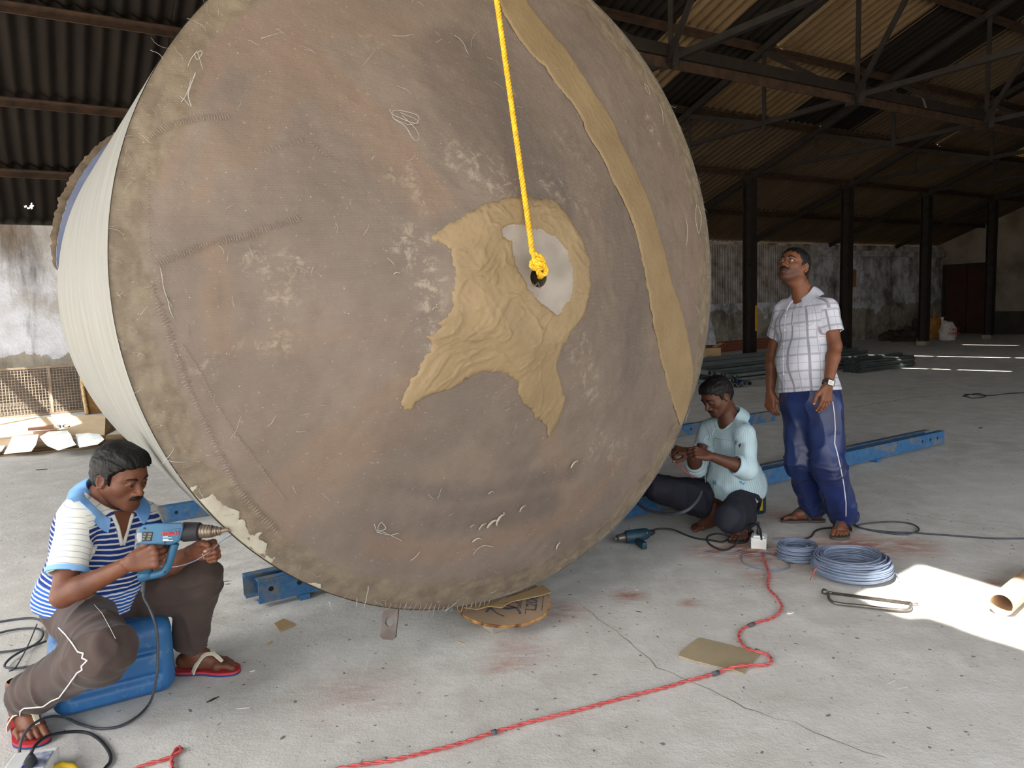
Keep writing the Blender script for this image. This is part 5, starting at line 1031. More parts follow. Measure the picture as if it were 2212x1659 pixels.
# ---- head in its own frame: x to the right, y forward, z up
def head_sdf(neck_l, mouth=0.0, gaze=0.0):
    S = SDF((-.105, -.135, -.19), (.105, .14, .15), .0027); e = S.ell
    e((0, -.018, .040), (.073, .094, .083), k=.02); e((0, .025, .035), (.064, .070, .068), k=.03); e((0, .022, -.040), (.055, .062, .078), k=.04)
    for x in (-1, 1):
        S.cap((x*.050, -.002, -.045), (x*.022, .066, -.092), .022, .017, k=.03); e((x*.042, .050, -.018), (.022, .024, .020), k=.03)
    e((0, .074, -.096), (.024, .018, .018), k=.022)
    S.chain([(-.048, .062, .026), (-.024, .080, .027), (0, .083, .024), (.024, .080, .027), (.048, .062, .026)], [.009, .011, .010, .011, .009], k=.016)
    for x in (-1, 1): e((x*.031, .096, .006), (.019, .016, .012), k=.014, sub=True)
    S.chain([(0, .082, .018), (0, .096, -.008), (0, .109, -.028)], [.0075, .009, .012], k=.012)
    for x in (-1, 1): e((x*.0135, .099, -.032), (.0095, .012, .008), k=.008)
    for x in (-1, 1): e((x*.008, .106, -.0405), (.0042, .006, .004), k=.003, sub=True)
    e((0, .078, -.058), (.034, .020, .026), k=.02)
    S.chain([(-.023, .083, -.0575), (-.009, .0955, -.0545), (0, .0955, -.056), (.009, .0955, -.0545), (.023, .083, -.0575)], [.0035, .0055, .005, .0055, .0035], k=.006)
    S.chain([(-.020, .083, -.066), (0, .0945, -.0685), (.020, .083, -.066)], [.004, .0068, .004], k=.007)
    S.chain([(-.023, .092, -.0612), (0, .1035, -.0615), (.023, .092, -.0612)], [.002, .0028, .002], k=.003, sub=True)
    for x in (-1, 1):
        e((x*.031, .0795, .005), (.0125, .0125, .0125), k=.001)
        S.chain([(x*.0165, .0855, .007), (x*.024, .0915, .0135), (x*.036, .090, .0135), (x*.0455, .081, .006)], [.003, .0042, .0042, .003], k=.004)
        S.chain([(x*.018, .0855, .000), (x*.030, .0905, -.0065), (x*.044, .082, .001)], [.0025, .0035, .0025], k=.004)
        R = np.array(Matrix.Rotation(x*.35, 3, 'Z')@Matrix.Rotation(-.15, 3, 'X')); c = np.array([x*.078, -.010, -.004])
        e(c, (.0075, .019, .031), R, k=.006); S.chain([c+R@np.array([x*.006, a, b]) for a, b in ((.012, -.006), (.010, .020), (-.004, .029), (-.016, .016), (-.014, -.010), (-.002, -.028), (.008, -.022))], [.0035]*5+[.005, .005], k=.004)
        e(c+R@np.array([x*.010, .001, .0]), (.006, .009, .015), R, k=.004, sub=True)
    n = np.asarray(neck_l); S.cap((0, -.030, -.035), n, .052, .060, k=.035); S.cap((0, .01, -.08), n+np.array([0, .03, .02]), .03, .035, k=.03)
    return S
HAIRLINE_A = ([-.12, -.06, -.035, -.020, .004, .014, .022, .030, .05, .075, .10], [-.062, -.062, -.050, -.018, .026, .000, -.012, .034, .052, .072, .078])
def hair_sdf(lift, rough, sc, bias=0.0, line=HAIRLINE_A, crest=0.0):
    S = SDF((-.11, -.14, -.09), (.11, .13, .16), .0030); S.ell((0, -.018, .040), (.073+lift, .094+lift, .083+lift), k=.02); S.ell((0, .025, .035), (.064+lift*.8, .070+lift*.7, .068+lift), k=.03); S.ell((0, -.05, -.01), (.062+lift*.6, .055+lift*.6, .06), k=.03)
    if crest: S.ell((0, .045, .085), (.055, .035, .03+crest), k=.03)
    def w(P):
        q = np.stack([P[:, 0], P[:, 1]*.7, P[:, 2]*.35], 1); ang = np.arctan2(P[:, 0], P[:, 2]-.02)*.1; q2 = np.stack([ang*1.5, P[:, 1]*.5, np.hypot(P[:, 0], P[:, 2])*.2], 1)
        return rough*(np.abs(noise3(q2, sc, 3, 3)-.5)*2.2-.35)+rough*.8*(noise3(P, sc*.35, 5, 2)-.5)
    S.warp(w); X, Y, Zz = S.ax[0][:, None, None], S.ax[1][None, :, None], S.ax[2][None, None, :]
    hl = np.interp(S.ax[1], *line)[None, :, None]+bias; side = np.clip((np.abs(X)-.045)/.02, 0, 1); front = np.clip((.060-np.abs(X))/.03, 0, 1)
    nz = .004*np.sin(X*190+Y*120)+.003*np.sin(X*417+1)
    cut = (hl+nz)-Zz; S.D = np.maximum(S.D, np.broadcast_to(cut, S.D.shape)*.8).astype(np.float32)
    ear = np.sqrt(((np.abs(X)-.078)/.03)**2+((Y+.008)/.02)**2+((Zz+.006)/.034)**2)-1; S.D = np.maximum(S.D, -ear*.02).astype(np.float32)
    return S
def frame(fwd, up): f = unit(fwd); r = unit(np.cross(f, up)); u = np.cross(r, f); return np.stack([r, f, u], 1)   # columns: right, forward, up
# ---- hand: y towards the fingers, x to the thumb, z to the back of the hand
def hand_sdf(curl, thumb, spread=1.0, sc=1.0):
    S = SDF((-.085, -.075, -.10), (.095, .20, .075), .0024); fx = [.031, .0105, -.0105, -.030]; ln = [.074, .082, .077, .060]; tips = []
    S.cap((0, -.032, 0), (0, 0, 0), .021, .022, k=.01); S.cap((.008, -.015, 0), (.012, .012, 0), .0185, k=.01); S.cap((-.008, -.015, 0), (-.014, .012, 0), .0175, k=.01)
    for i, x in enumerate(fx): S.cap((x*.55, .005, -.002), (x, .088-.004*abs(i-1), .0), .0165, .0125, k=.010)
    S.ell((.018, .03, -.010), (.018, .034, .016), k=.014); S.ell((-.02, .03, -.010), (.014, .035, .014), k=.012)
    for i, x in enumerate(fx):
        p = np.array([x, .088-.004*abs(i-1), .0]); a = 0; r = [.0098, .0092, .0084, .0074] if i < 3 else [.0086, .008, .0074, .0064]; sx = (1.5-i)*.045*spread
        pts = [p]
        for k, f in enumerate((.46, .30, .24)):
            a += math.radians(curl[i][k]); d = np.array([math.sin(sx)*math.cos(a), math.cos(sx)*math.cos(a), -math.sin(a)]); p = p+d*ln[i]*f; pts.append(p)
        S.chain(pts, r, k=.004); S.ell(pts[0]+np.array([0, 0, .004]), (.011, .012, .009), k=.006); tips.append((pts[-1], np.array([0, math.sin(a), math.cos(a)])))
    p = np.array([.024, .018, -.008]); pts = [p]
    for d, l in zip(thumb, (.046, .034, .027)): p = p+unit(d)*l; pts.append(p)
    S.chain(pts, [.016, .0125, .0108, .0088], k=.010); tips.append((pts[-1], np.array([.6, 0, .6]))); return S, tips
REL = [(22, 28, 18), (26, 30, 20), (30, 32, 20), (34, 34, 22)]
# ---- foot: y forward from the heel, z up; inner side at +x
def foot_sdf():
    S = SDF((-.075, -.04, -.005), (.075, .28, .16), .0032); S.cap((0, .03, .034), (.004, .10, .034), .031, .030, k=.02); S.cap((.004, .10, .034), (.005, .17, .024), .031, .024, k=.02); S.cap((-.004, .06, .14), (0, .07, .07), .034, .036, k=.02); S.cap((0, .07, .075), (.008, .15, .036), .034, .026, k=.025); S.cap((-.032, .160, .018), (.030, .178, .020), .0175, .019, k=.014)
    for x, y0, y1, r in ((.030, .185, .240, .0125), (.008, .19, .238, .0088), (-.010, .186, .228, .0082), (-.026, .178, .215, .0078), (-.040, .168, .198, .0075)): S.chain([(x, y0, .020), (x, (y0+y1)/2, .021), (x*1.03, y1, .012)], [r*1.05, r, r*.95], k=.005)
    S.plane((0, 0, .001), (0, 0, -1), k=.004); return S
_foot = None
def foot_vq(heel, toe, side, z0=.0):
    global _foot
    if _foot is None: _foot = foot_sdf().mesh(1)
    f = unit(np.array([toe[0]-heel[0], toe[1]-heel[1], 0])); r = np.array([f[1], -f[0], 0]); inner = -r if side == 'R' else r      # inner side of the right foot is its left
    B = np.stack([inner, f, np.array([0, 0, 1.0])], 1); V, Q = _foot; W_ = V@B.T+np.array([heel[0], heel[1], z0]); 
    return W_, (Q if np.linalg.det(B) > 0 else Q[:, ::-1]), B
def sandal(root, B, heel, sole_m, strap_m, edge_m, lbl, th=.016):
    T = lambda x, y, z: Vector(np.array([heel[0], heel[1], 0])+B@np.array([x, y, z])); out = [(.0, -.014), (.026, -.006), (.036, .02), (.036, .07), (.036, .12), (.048, .17), (.050, .21), (.040, .25), (.018, .262), (-.010, .256), (-.036, .235), (-.053, .20), (-.054, .165), (-.042, .11), (-.036, .06), (-.034, .02), (-.024, -.006)]
    sp = spline([Vector((x, y, 0)) for x, y in out], 4, True); o = empty('sandal', Vector(T(0, .1, 0)), None, None); o.parent = root; o.matrix_parent_inverse = Matrix.Identity(4); o['label'] = lbl
    n = len(sp); b = MB(); b.v = [tuple(T(p.x, p.y, z)) for z in (th*.5, th) for p in sp]; b.f = [tuple(reversed(range(n))), tuple(range(n, 2*n))]+[(i, (i+1) % n, n+(i+1) % n, n+i) for i in range(n)]; x1 = b.build('sole', sole_m, None)
    b = MB(); b.v = [tuple(T(p.x*1.01, p.y, z)) for z in (.0005, th*.5) for p in sp]; b.f = [tuple(reversed(range(n))), tuple(range(n, 2*n))]+[(i, (i+1) % n, n+(i+1) % n, n+i) for i in range(n)]; x2 = b.build('sole_edge', edge_m, None); res = [x1, x2]
    for s_ in (1, -1):
        pts = spline([T(s_*.043, .085, th), T(s_*.045, .10, th+.030), T(s_*.029+.004, .130, th+.068), T(.018, .164, th+.064), T(.019, .194, th+.034)], 5); b = MB(); m_ = len(pts)
        for i, p in enumerate(pts):
            d = (pts[min(i+1, m_-1)]-pts[max(i-1, 0)]).normalized(); c0 = T(0, .12, th-.02); nn = (p-c0).normalized(); q = d.cross(nn).normalized(); w = .011*(1-.45*i/m_); nn = q.cross(d)
            for a_, h_ in ((-1, 0), (1, 0), (1, .004), (-1, .004)): b.v.append(tuple(p+q*a_*w+nn*h_))
        b.f = [(4*i+k, 4*i+(k+1) % 4, 4*i+4+(k+1) % 4, 4*i+4+k) for i in range(m_-1) for k in range(4)]+[(3, 2, 1, 0), tuple(4*(m_-1)+k for k in range(4))]; res.append(b.build('strap', strap_m, None, smooth=True, auto=50))
    for x in res:
        x.parent = o; x.matrix_parent_inverse = Matrix.Translation(-Vector(T(0, .1, 0)))
    return o
def bounds(P, m): P = np.array(P); return P.min(0)-m, P.max(0)+m
def torso_axes(J):
    up = unit(J['nb']-J['pel']); lat = J['shR']-J['shL']; lat = unit(lat-up*(lat@up)); fwd = unit(np.cross(up, lat)); return lat, fwd, up      # fwd: cross(up, right)
def add_torso(S, J, g=0.0, belly=0.0, k=.05, pelvis=True, lowz=0.0):
    lat, fwd, up = torso_axes(J); R = np.stack([lat, fwd, up], 1); nb, pel = J['nb'], J['pel']; L = np.linalg.norm(nb-pel); c = lambda f, y=0.0: pel+up*L*f+fwd*y; w = J.get('w', 1.0)
    S.ell(c(.70, .005), (.155*w+g, .105*w+g, .175+g*.5), R, k=k); S.ell(c(.38, .015+belly*.5), (.138*w+g, .100*w+belly+g, .16+g), R, k=k)
    if pelvis: S.ell(c(.05, .0), (.150*w+g, .112*w+g, .125+g), R, k=k)
    for sh in ('shR', 'shL'): S.cap(nb+up*-.055, J[sh]-up*.004, .044+g*.6, .044+g*.5, k=.045)
    for s_ in (1, -1): S.ell(c(.74, .075*w)+lat*s_*.068, (.07, .035+g*.4, .055), R, k=.04)
def garment_bvh(V, Q): return BVHTree.FromPolygons([tuple(v) for v in V], [tuple(int(i) for i in q) for q in Q])
def hit(bv, px, py, off=.002):
    d = Vector(ray(px, py)); r = bv.ray_cast(Vector(CAM0), d.normalized())
    if r[0] is None: return None
    n = r[1] if r[1].dot(d) < 0 else -r[1]; return r[0]+n*off, n
def surf_line(bv, pts, r, m, name, root, n=5, sub=5, off=.001):
    P = []
    for i in range(len(pts)-1):
        for k in range(sub): f = k/sub; P.append((pts[i][0]*(1-f)+pts[i+1][0]*f, pts[i][1]*(1-f)+pts[i+1][1]*f))
    P.append(pts[-1]); H = [hit(bv, *p, off) for p in P]; H = [h[0] for h in H if h]
    if len(H) > 2: return kid(MB().tube(H, r, n).build(name, m, smooth=True, fix=False), root)
def kid(o, root, label=None):
    o.parent = root
    if label: o['label'] = label
    return o
def make_person(label, J, skin, hd, hands, feet, sc_head=.95):
    parts = []; marks = {k: [] for k in ('mark', 'stub', 'eyew', 'iris', 'nail')}
    def mk(n, **kw):
        for k in marks: marks[k].append(kw.get(k, np.zeros(n)))
    # trunk and limbs, one field
    pts = [J[k] for k in J if isinstance(J[k], np.ndarray)]; lo, hi = bounds(pts, .2); lo[2] = max(lo[2], -.01); S = SDF(lo, hi, .008)
    add_torso(S, J, -.012); S.cap(J['nb']-.02, J['nb']*.55+hd['o']*.45, .056, .052, k=.03)
    for s_ in 'RL':
        S.cap(J['sh'+s_], J['el'+s_], .047, .038, k=.03); S.chain([J['el'+s_], J['el'+s_]*.72+J['wr'+s_]*.28, J['wr'+s_]], [.037, .040, .0245], k=.015); S.cap(J['hi'+s_], J['kn'+s_], .080, .054, k=.04); S.chain([J['kn'+s_], J['kn'+s_]*.7+J['an'+s_]*.3, J['an'+s_]], [.052, .052, .034], k=.02)
        d = unit(J['wr'+s_]-J['el'+s_]); S.plane(J['wr'+s_]-d*.012, d, .10)
    f = unit(hd['o']-J['nb']); S.plane(J['nb']*.5+hd['o']*.5, f, .12); V, Q = S.mesh(1); parts.append((V, Q)); mk(len(V))
    # head
    B = frame(hd['fwd'], hd['up']); nl = (B.T@(J['nb']-hd['o']))/sc_head; S = head_sdf(nl*.92); V, Q = S.mesh(1)
    x, y, z = V.T; ax_ = np.abs(x); lip = np.clip(1-((x/.024)**2+((z+.0625)/.0095)**2), 0, 1)*(y > .07)
    stub = np.clip(1-np.maximum(0, z+.046)/.012, 0, 1)*(y > .0)*np.clip((.10-np.abs(z+.10))/.03, 0, 1)*np.clip((y-.012+ax_*.2)/.03, 0, 1)*hd.get('stub', .4)
    er = np.sqrt((ax_-.031)**2+(y-.0795)**2+(z-.005)**2); eye = ((er < .01385) & (y > .083)).astype(float)*(np.abs(z-.0035) < .0065)*(np.abs(ax_-.031) < .0125)
    gz_ = hd.get('gaze', (0, 0)); ir = (np.hypot(x-np.sign(x)*.031-gz_[0], z-.0035-gz_[1]) < .0058)*eye
    sock = np.clip(1-((ax_-.031)/.022)**2-((z-.006)/.016)**2, 0, 1)*(y > .05)*.35
    mk(len(V), mark=np.clip(lip*1.4, 0, .85)+sock*(1-eye), stub=stub*(1-np.clip(lip*2, 0, 1)), eyew=eye*hd.get('eyes', 1.0), iris=ir.astype(float))
    parts.append((hd['o']+(V*sc_head)@B.T, Q))
    # hands
    for s_ in 'RL':
        h = hands[s_]; fwd = unit(h['fwd']); dor = unit(np.asarray(h['dor'])-fwd*(np.asarray(h['dor'])@fwd)); th = np.cross(fwd, dor)*(1 if s_ == 'L' else -1); Bh = np.stack([th, fwd, dor], 1); S, tips = hand_sdf(h['curl'], h['thumb'], h.get('spread', 1)); V, Q = S.mesh(1); sc = h.get('sc', .95)
        na = np.zeros(len(V))
        for p, n in tips: na = np.maximum(na, (np.linalg.norm(V-(p+n*.006), axis=1) < .0062)*.6)
        W_ = J['wr'+s_]+(V*sc)@Bh.T; parts.append((W_, Q if np.linalg.det(Bh) > 0 else Q[:, ::-1])); mk(len(V), nail=na, mark=np.clip((-V[:, 2]-.004)/.02, 0, .0))
    Bf = {}
    for s_ in 'RL':
        W_, q, Bf[s_] = foot_vq(feet[s_][0], feet[s_][1], s_, feet[s_][2]); parts.append((W_, q)); mk(len(W_))
    V, Q = join_vq(parts); me = np_mesh('person', V, Q)
    for k in marks: set_attr(me, k, np.concatenate(marks[k]))
    o = put('person', me, skin); tag(o, label, 'person', 'men working around the tank')
    # hair, brows, moustache
    hs = hair_sdf(*hd['hair']); V, Q = hs.mesh(1); kid(put('hair', np_mesh('hair', hd['o']+(V*sc_head)@B.T, Q), M_hair), o)
    Wd = lambda p: Vector(hd['o']+B@(np.array(p)*sc_head))
    for s_ in (1, -1): kid(MB().tube(spline([Wd((s_*.012, .0965, .0245)), Wd((s_*.026, .0985, .0315)), Wd((s_*.040, .0885, .031)), Wd((s_*.052, .071, .023))], 4), [.0022]+[.0044]*5+[.0038]*4+[.0032, .0026, .0015], 6).build('eyebrow', M_brow, smooth=True, fix=False), o)
    if hd.get('mous', 1):
        r = hd.get('mous', 1); P = [(-.031, .086, -.0575), (-.022, .0955, -.0505), (-.010, .1025, -.0475), (0, .1035, -.0475), (.010, .1025, -.0475), (.022, .0955, -.0505), (.031, .086, -.0575)]; sp = spline([Wd(p) for p in P], 4); m_ = len(sp); kid(MB().tube(sp, [.0012+.0052*r*math.sin(math.pi*i/(m_-1))**.6 for i in range(m_)], 8).build('moustache', M_hair, smooth=True, fix=False), o)
    return o, B, Bf
def collar(root, J, hd, m, bv=None, half_gap=.6, rr=.068, drop=.045, stand=.035, mats=None, tilt=.25, out=.042):
    lat, fwd, up = torso_axes(J); ax_ = unit(unit(hd['o']-J['nb'])*.7+up*.6); f2 = unit(fwd-ax_*(fwd@ax_)); l2 = np.cross(f2, ax_); c = J['nb']+ax_*.012; b = MB(); n = 44
    NR_ = 7
    def out_of(q, dr, off):
        u_ = unit(dr*.55+ax_*.8); r_ = bv.ray_cast(Vector(q+u_*.11), Vector(-u_), .125)
        if r_[0] is None: return q
        q2 = np.array(r_[0])+u_*off; return q2 if (q2-q)@u_ > 0 else q
    for i in range(n+1):
        a = half_gap+(2*math.pi-2*half_gap)*i/n; dr = f2*math.cos(a)*1.08+l2*math.sin(a); fr = max(0, math.cos(a)); base = c-ax_*(fr*.045)+f2*fr*.012; pk = 1+1.0*max(0, math.cos(a)-.3)
        top = base+dr*(rr+.003)+ax_*stand*(1-.3*fr); edge = base+dr*(rr+out)-ax_*drop*pk*.72
        inner = [base+dr*(rr-.004)-ax_*.02, base+dr*(rr-.001)+ax_*stand*.95*(1-.3*fr)]
        outer = [top]+[out_of(top*(1-f)+edge*f+dr*.006*math.sin(math.pi*f), dr, .007) for f in (.35, .7, 1.0)]
        back = out_of(edge-dr*.004, dr, .001)
        for q in inner+outer+[back]: b.v.append(tuple(q))
    b.f = [(NR_*i+k, NR_*i+(k+1) % NR_, NR_*i+NR_+(k+1) % NR_, NR_*i+NR_+k) for i in range(n) for k in range(NR_)]+[tuple(range(NR_)), tuple(NR_*n+k for k in reversed(range(NR_)))]
    return kid(b.build('collar', m, smooth=True, auto=45), root)
def shirt(J, hem, neck_n, sleeves, g, belly, seed, amp, h=.0055, flare=.02, hemn=None):
    lat, fwd, up = torso_axes(J); pts = [J[k] for k in ('pel', 'nb', 'shR', 'shL', 'elR', 'elL', 'hiR', 'hiL')]; lo, hi = bounds(pts, .2); S = SDF(lo, hi, h); add_torso(S, J, g, belly, .06); R = np.stack([lat, fwd, up], 1); L = np.linalg.norm(J['nb']-J['pel'])
    S.ell(J['pel']+up*L*.12+fwd*.01, (.158+flare+g, .118+flare+g, .17), R, k=.06)
    for s_, (f0, r0, r1) in sleeves.items():
        a, b_ = J['sh'+s_], J['el'+s_]; w = J['wr'+s_]
        S2 = SDF(lo, hi, h); d = unit(b_-a) if f0 <= 1 else unit(w-b_); e = a+(b_-a)*f0 if f0 <= 1 else b_+(w-b_)*(f0-1)
        if f0 <= 1: S2.cap(a, e+d*.02, r0, r1, k=.02)
        else: S2.cap(a, b_, r0, r1*1.03, k=.02); S2.cap(b_, e+d*.02, r1*1.03, r1, k=.03)
        S2.plane(e, d, .14, k=.004); S2.cap(e-d*.03, e+d*.04, r1*.86, k=.004, sub=True); S.D = smin(S.D, S2.D, .035)
    def wr(P):
        q = (P-J['pel'])@R; n1 = noise3(np.stack([q[:, 0]+q[:, 2]*.4, q[:, 1], q[:, 2]*.45], 1), 11, seed, 3); n2 = noise3(np.stack([q[:, 0]*.5, q[:, 1]*.5, q[:, 2]-q[:, 0]*.5], 1), 15, seed+2, 2); rid = 1-np.abs(n1-.5)*4
        low = np.clip(1.1-q[:, 2]/L, .3, 1.2); return -amp*(np.clip(rid, 0, 1)**2*.8+(n2-.5)*1.3)*low
    S.warp(wr); S.plane(hem, -up if hemn is None else hemn, k=.006)
    if neck_n is not None: n = unit(neck_n); S.cap(J['nb']+n*.0, J['nb']+n*.12, .074, .092, k=.012, sub=True); S.cap(J['nb']+fwd*.045-up*.035, J['nb']+fwd*.09+up*.10, .042, .06, k=.012, sub=True)
    V, Q = S.mesh(1); q = (V-J['pel'])@R; me = np_mesh('shirt', V, Q); cu = np.arctan2(q[:, 0], q[:, 1])*.155; cv = q[:, 2].copy(); seg = np.zeros(len(V)); 
    for s_ in sleeves:
        r_s = max(sleeves[s_][1:]); a, b_ = J['sh'+s_], J['el'+s_]; e = b_-a; t = ((V-a)@e)/(e@e); tc = np.clip(t, 0, 1.6); dd = np.linalg.norm(V-(a+tc[:, None]*e), axis=1); out_ = (q[:, 0]*(1 if s_ == 'R' else -1)) > (.150+g*.6)
        sel = (dd < r_s+.022) & (t > .06) & ((t > .35) | out_); x = np.cross(unit(e), fwd); y = np.cross(unit(e), x); w_ = V-a; cu = np.where(sel, np.arctan2(w_@x, w_@y)*.07, cu); cv = np.where(sel, .5-t*np.linalg.norm(e), cv); seg = np.where(sel, 1, seg)
    set_attr(me, 'cu', cu); set_attr(me, 'cv', cv); set_attr(me, 'seg', seg); set_attr(me, 'ly', q[:, 1]); set_attr(me, 'lx', q[:, 0]); return me, V, Q
def trousers(J, r, seed, amp, cuff, h=.006, top=.16, g=.016, kneefold=True):
    lat, fwd, up = torso_axes(J); R = np.stack([lat, fwd, up], 1); pts = [J[k] for k in ('pel', 'hiR', 'hiL', 'knR', 'knL', 'anR', 'anL')]; lo, hi = bounds(pts, .19); lo[2] = max(lo[2], .004); S = SDF(lo, hi, h); L = np.linalg.norm(J['nb']-J['pel'])
    w = J.get('w', 1); S.ell(J['pel']+up*L*.05, (.152*w+g, .115*w+g, .13), R, k=.05); S.ell(J['pel']+up*L*.22, (.14*w+g, .105*w+g, .11), R, k=.05)
    for s_ in 'RL':
        a, b_, c = J['hi'+s_], J['kn'+s_], J['an'+s_]; S.cap(a, b_, r[0], r[1], k=.05); S.cap(b_, c, r[1], r[2], k=.03)
    K = [J['knR'], J['knL']]; An = [J['anR'], J['anL']]
    def wr(P):
        o = np.zeros(len(P))
        for kn, an in zip(K, An):
            d = unit(an-kn); t = (P-kn)@d; rr = np.linalg.norm(P-kn-t[:, None]*d, axis=1); wgt = np.exp(-(t/.10)**2)*np.clip(1-rr/.2, 0, 1); o += -amp*1.1*wgt*np.clip(np.sin(t*60+noise3(P, 9, seed, 2)*10), 0, 1); l_ = np.linalg.norm(an-kn); w2 = np.clip((t-l_*.62)/.08, 0, 1)*np.clip(1-rr/.2, 0, 1); o += -amp*1.0*w2*np.clip(np.sin(t*50+noise3(P, 7, seed+1, 2)*9), 0, 1)
        n1 = noise3(P*np.array([1, 1, .45]), 9, seed+3, 2); return o-amp*np.clip(1-np.abs(n1-.5)*4, 0, 1)**2*.8
    S.warp(wr); S.plane(J['pel']+up*top, up, .24)
    for s_ in 'RL':
        d = unit(J['an'+s_]-J['kn'+s_]); e = J['an'+s_]+d*cuff[s_]; S.plane(e, d, .14, k=.004); S.cap(e-d*.04, e+d*.06, r[2]*.84, k=.004, sub=True)
    V, Q = S.mesh(1); return np_mesh('trousers', V, Q), V, Q
def cloth(name, col, col2, rough=.85, weave=220, bump=.2, sheen=0):
    t = NT(name, rough, 0, .25); n = t.noise(6, 5); t.color(t.mix(t.ramp(n, .35, .65), col, col2)); t.bump(t.math('ADD', t.noise(weave, 2), t.math('MULTIPLY', t.noise(18, 4), 1.5)), bump, .004)
    if sheen: t.b.inputs['Sheen Weight'].default_value = sheen
    return t
def lines(t, v, period, width, off=0.0, soft=.0012):   # 1 on thin lines
    m = t.math('PINGPONG', t.math('ADD', v, off), period/2); return t.ramp(m, width/2-soft, width/2+soft, 1, 0)
# ------------------------------------------------------------------ man sitting on the jerrycan with the heat gun
def man_a():
    hR, tR, hL, tL = FL(38, 1556), FL(80, 1612), FL(384, 1452), FL(484, 1450)
    J = dict(pel=D_(190, 1292, 2.84), nb=D_(224, 1074, 2.80), shR=D_(168, 1114, 2.65), shL=D_(310, 1118, 2.92), elR=D_(135, 1288, 2.52), wrR=D_(284, 1216, 2.515), elL=D_(352, 1226, 2.80), wrL=D_(424, 1190, 2.66), hiR=D_(180, 1330, 2.74), hiL=D_(235, 1318, 2.92), knR=D_(222, 1408, 2.40), knL=D_(424, 1252, 2.92), w=1.05)
    fR, fL = unit(np.append((tR-hR)[:2], 0)), unit(np.append((tL-hL)[:2], 0)); zs = .016; J['anR'] = hR+fR*.055+np.array([0, 0, .10]); J['anL'] = hL+fL*.055+np.array([0, 0, .10])
    hd = dict(o=D_(262, 1030, 2.75), fwd=(.88, -.36, -.30), up=(.26, -.1, 1), hair=(.016, .012, 24, .0, HAIRLINE_A, .012), stub=.28, mous=1.25, eyes=.0, gaze=(0, -.003))
    hands = dict(R=dict(fwd=(.93, .10, .22), dor=(-.10, -1, .12), curl=[(62, 72, 40), (66, 74, 40), (70, 74, 40), (74, 74, 40)], thumb=[(.55, .8, -.25), (.15, .9, -.5), (0, .75, -.7)], spread=.6),
                 L=dict(fwd=(.90, -.2, .10), dor=(.1, 1, .25), curl=[(48, 62, 30), (66, 84, 44), (72, 86, 46), (76, 86, 46)], thumb=[(.55, .75, -.45), (.22, .85, -.5), (-.1, .9, -.45)], spread=.5))
    o, B, Bf = make_person('man in a blue striped polo shirt sitting on the jerrycan with a heat gun', J, M_skinA, hd, hands, dict(R=(hR, tR, zs), L=(hL, tL, zs)))
    # striped polo shirt
    t = NT('striped_polo', .85, 0, .2); cu, cv, seg, lx = t.attr('cu'), t.attr('cv'), t.attr('seg'), t.attr('lx')
    wv = t.math('ADD', cv, t.math('MULTIPLY', t.math('SUBTRACT', t.noise(7, 3), .5), .012)); navy = t.mix(t.ramp(t.noise(40, 3), .35, .65), srgb(34, 62, 134), srgb(28, 48, 110)); c = t.mix(lines(t, wv, .0185, .0058, 0, .001), navy, srgb(214, 214, 206))
    low = t.ramp(cv, .09, .10, 1, 0); c = t.mix(low, c, t.mix(lines(t, wv, .015, .0055, 0, .001), srgb(44, 92, 170), srgb(226, 230, 236)))
    wht = t.mix(lines(t, wv, .020, .0022, .005, .0008), srgb(226, 224, 214), srgb(158, 166, 186)); yoke = t.ramp(t.math('ADD', cv, t.math('MULTIPLY', t.math('ABSOLUTE', lx), .35)), .40, .403); c = t.mix(t.math('MAXIMUM', seg, yoke), c, wht)
    cuffm = t.math('MULTIPLY', seg, t.ramp(cv, .290, .293, 1, 0)); c = t.mix(cuffm, c, t.mix(lines(t, cv, .012, .004, .003), srgb(120, 164, 214), srgb(36, 60, 120))); t.color(c); t.bump(t.noise(240, 2), .2, .003)
    lat, fwd, up = torso_axes(J); me, V, Q = shirt(J, J['pel']-up*.015, hd['o']-J['nb'], dict(R=(.72, .056, .064), L=(.72, .056, .062)), .014, .035, 4, .010, flare=.012); kid(put('polo_shirt', me, t.m), o, 'blue and white striped polo shirt with white sleeves'); bv = garment_bvh(V, Q)
    tc = NT('blue_striped_collar', .8); uu = tc.co(); tc.color(tc.mix(tc.ramp(tc.noise(7, 2), .4, .6), srgb(98, 150, 210), srgb(132, 178, 226))); collar(o, J, hd, tc.m, bv, .5, .070, .055, .03)
    e_ = J['elR']-J['shR']; kid(MB().lathe([(.060, -.012), (.069, -.012), (.0695, .004), (.060, .004)], Vector(J['shR']+e_*.715), Vector(unit(e_)), 36, close=True).build('sleeve_cuff', tc.m, smooth=True, auto=40), o)
    M_plk = cloth('white_placket', srgb(216, 214, 206), srgb(200, 198, 190)).m
    # open neck: skin shows in the V, with its placket
    Vp = [(244, 1104), (290, 1106), (275, 1145), (264, 1174)]; H = [hit(bv, *p, .004) for p in Vp]
    if all(H): b = MB(); b.v = [tuple(h[0]) for h in H]; b.f = [(0, 1, 2, 3)]; kid(b.build('neck_opening', M_skinA, fix=False), o)
    for P, lb in (([(243, 1112), (254, 1138), (263, 1178)], 'placket'), ([(286, 1110), (277, 1140), (266, 1178)], 'placket')): surf_line(bv, P, .0075, M_plk, 'placket', o, 6, 5, .001)
    for p in ((249, 1150), (258, 1168)):
        h = hit(bv, *p, .004)
        if h: kid(MB().lathe([(.0, .002), (.004, .002), (.0045, 0)], h[0], h[1], 12).build('button', M_white, smooth=True), o)
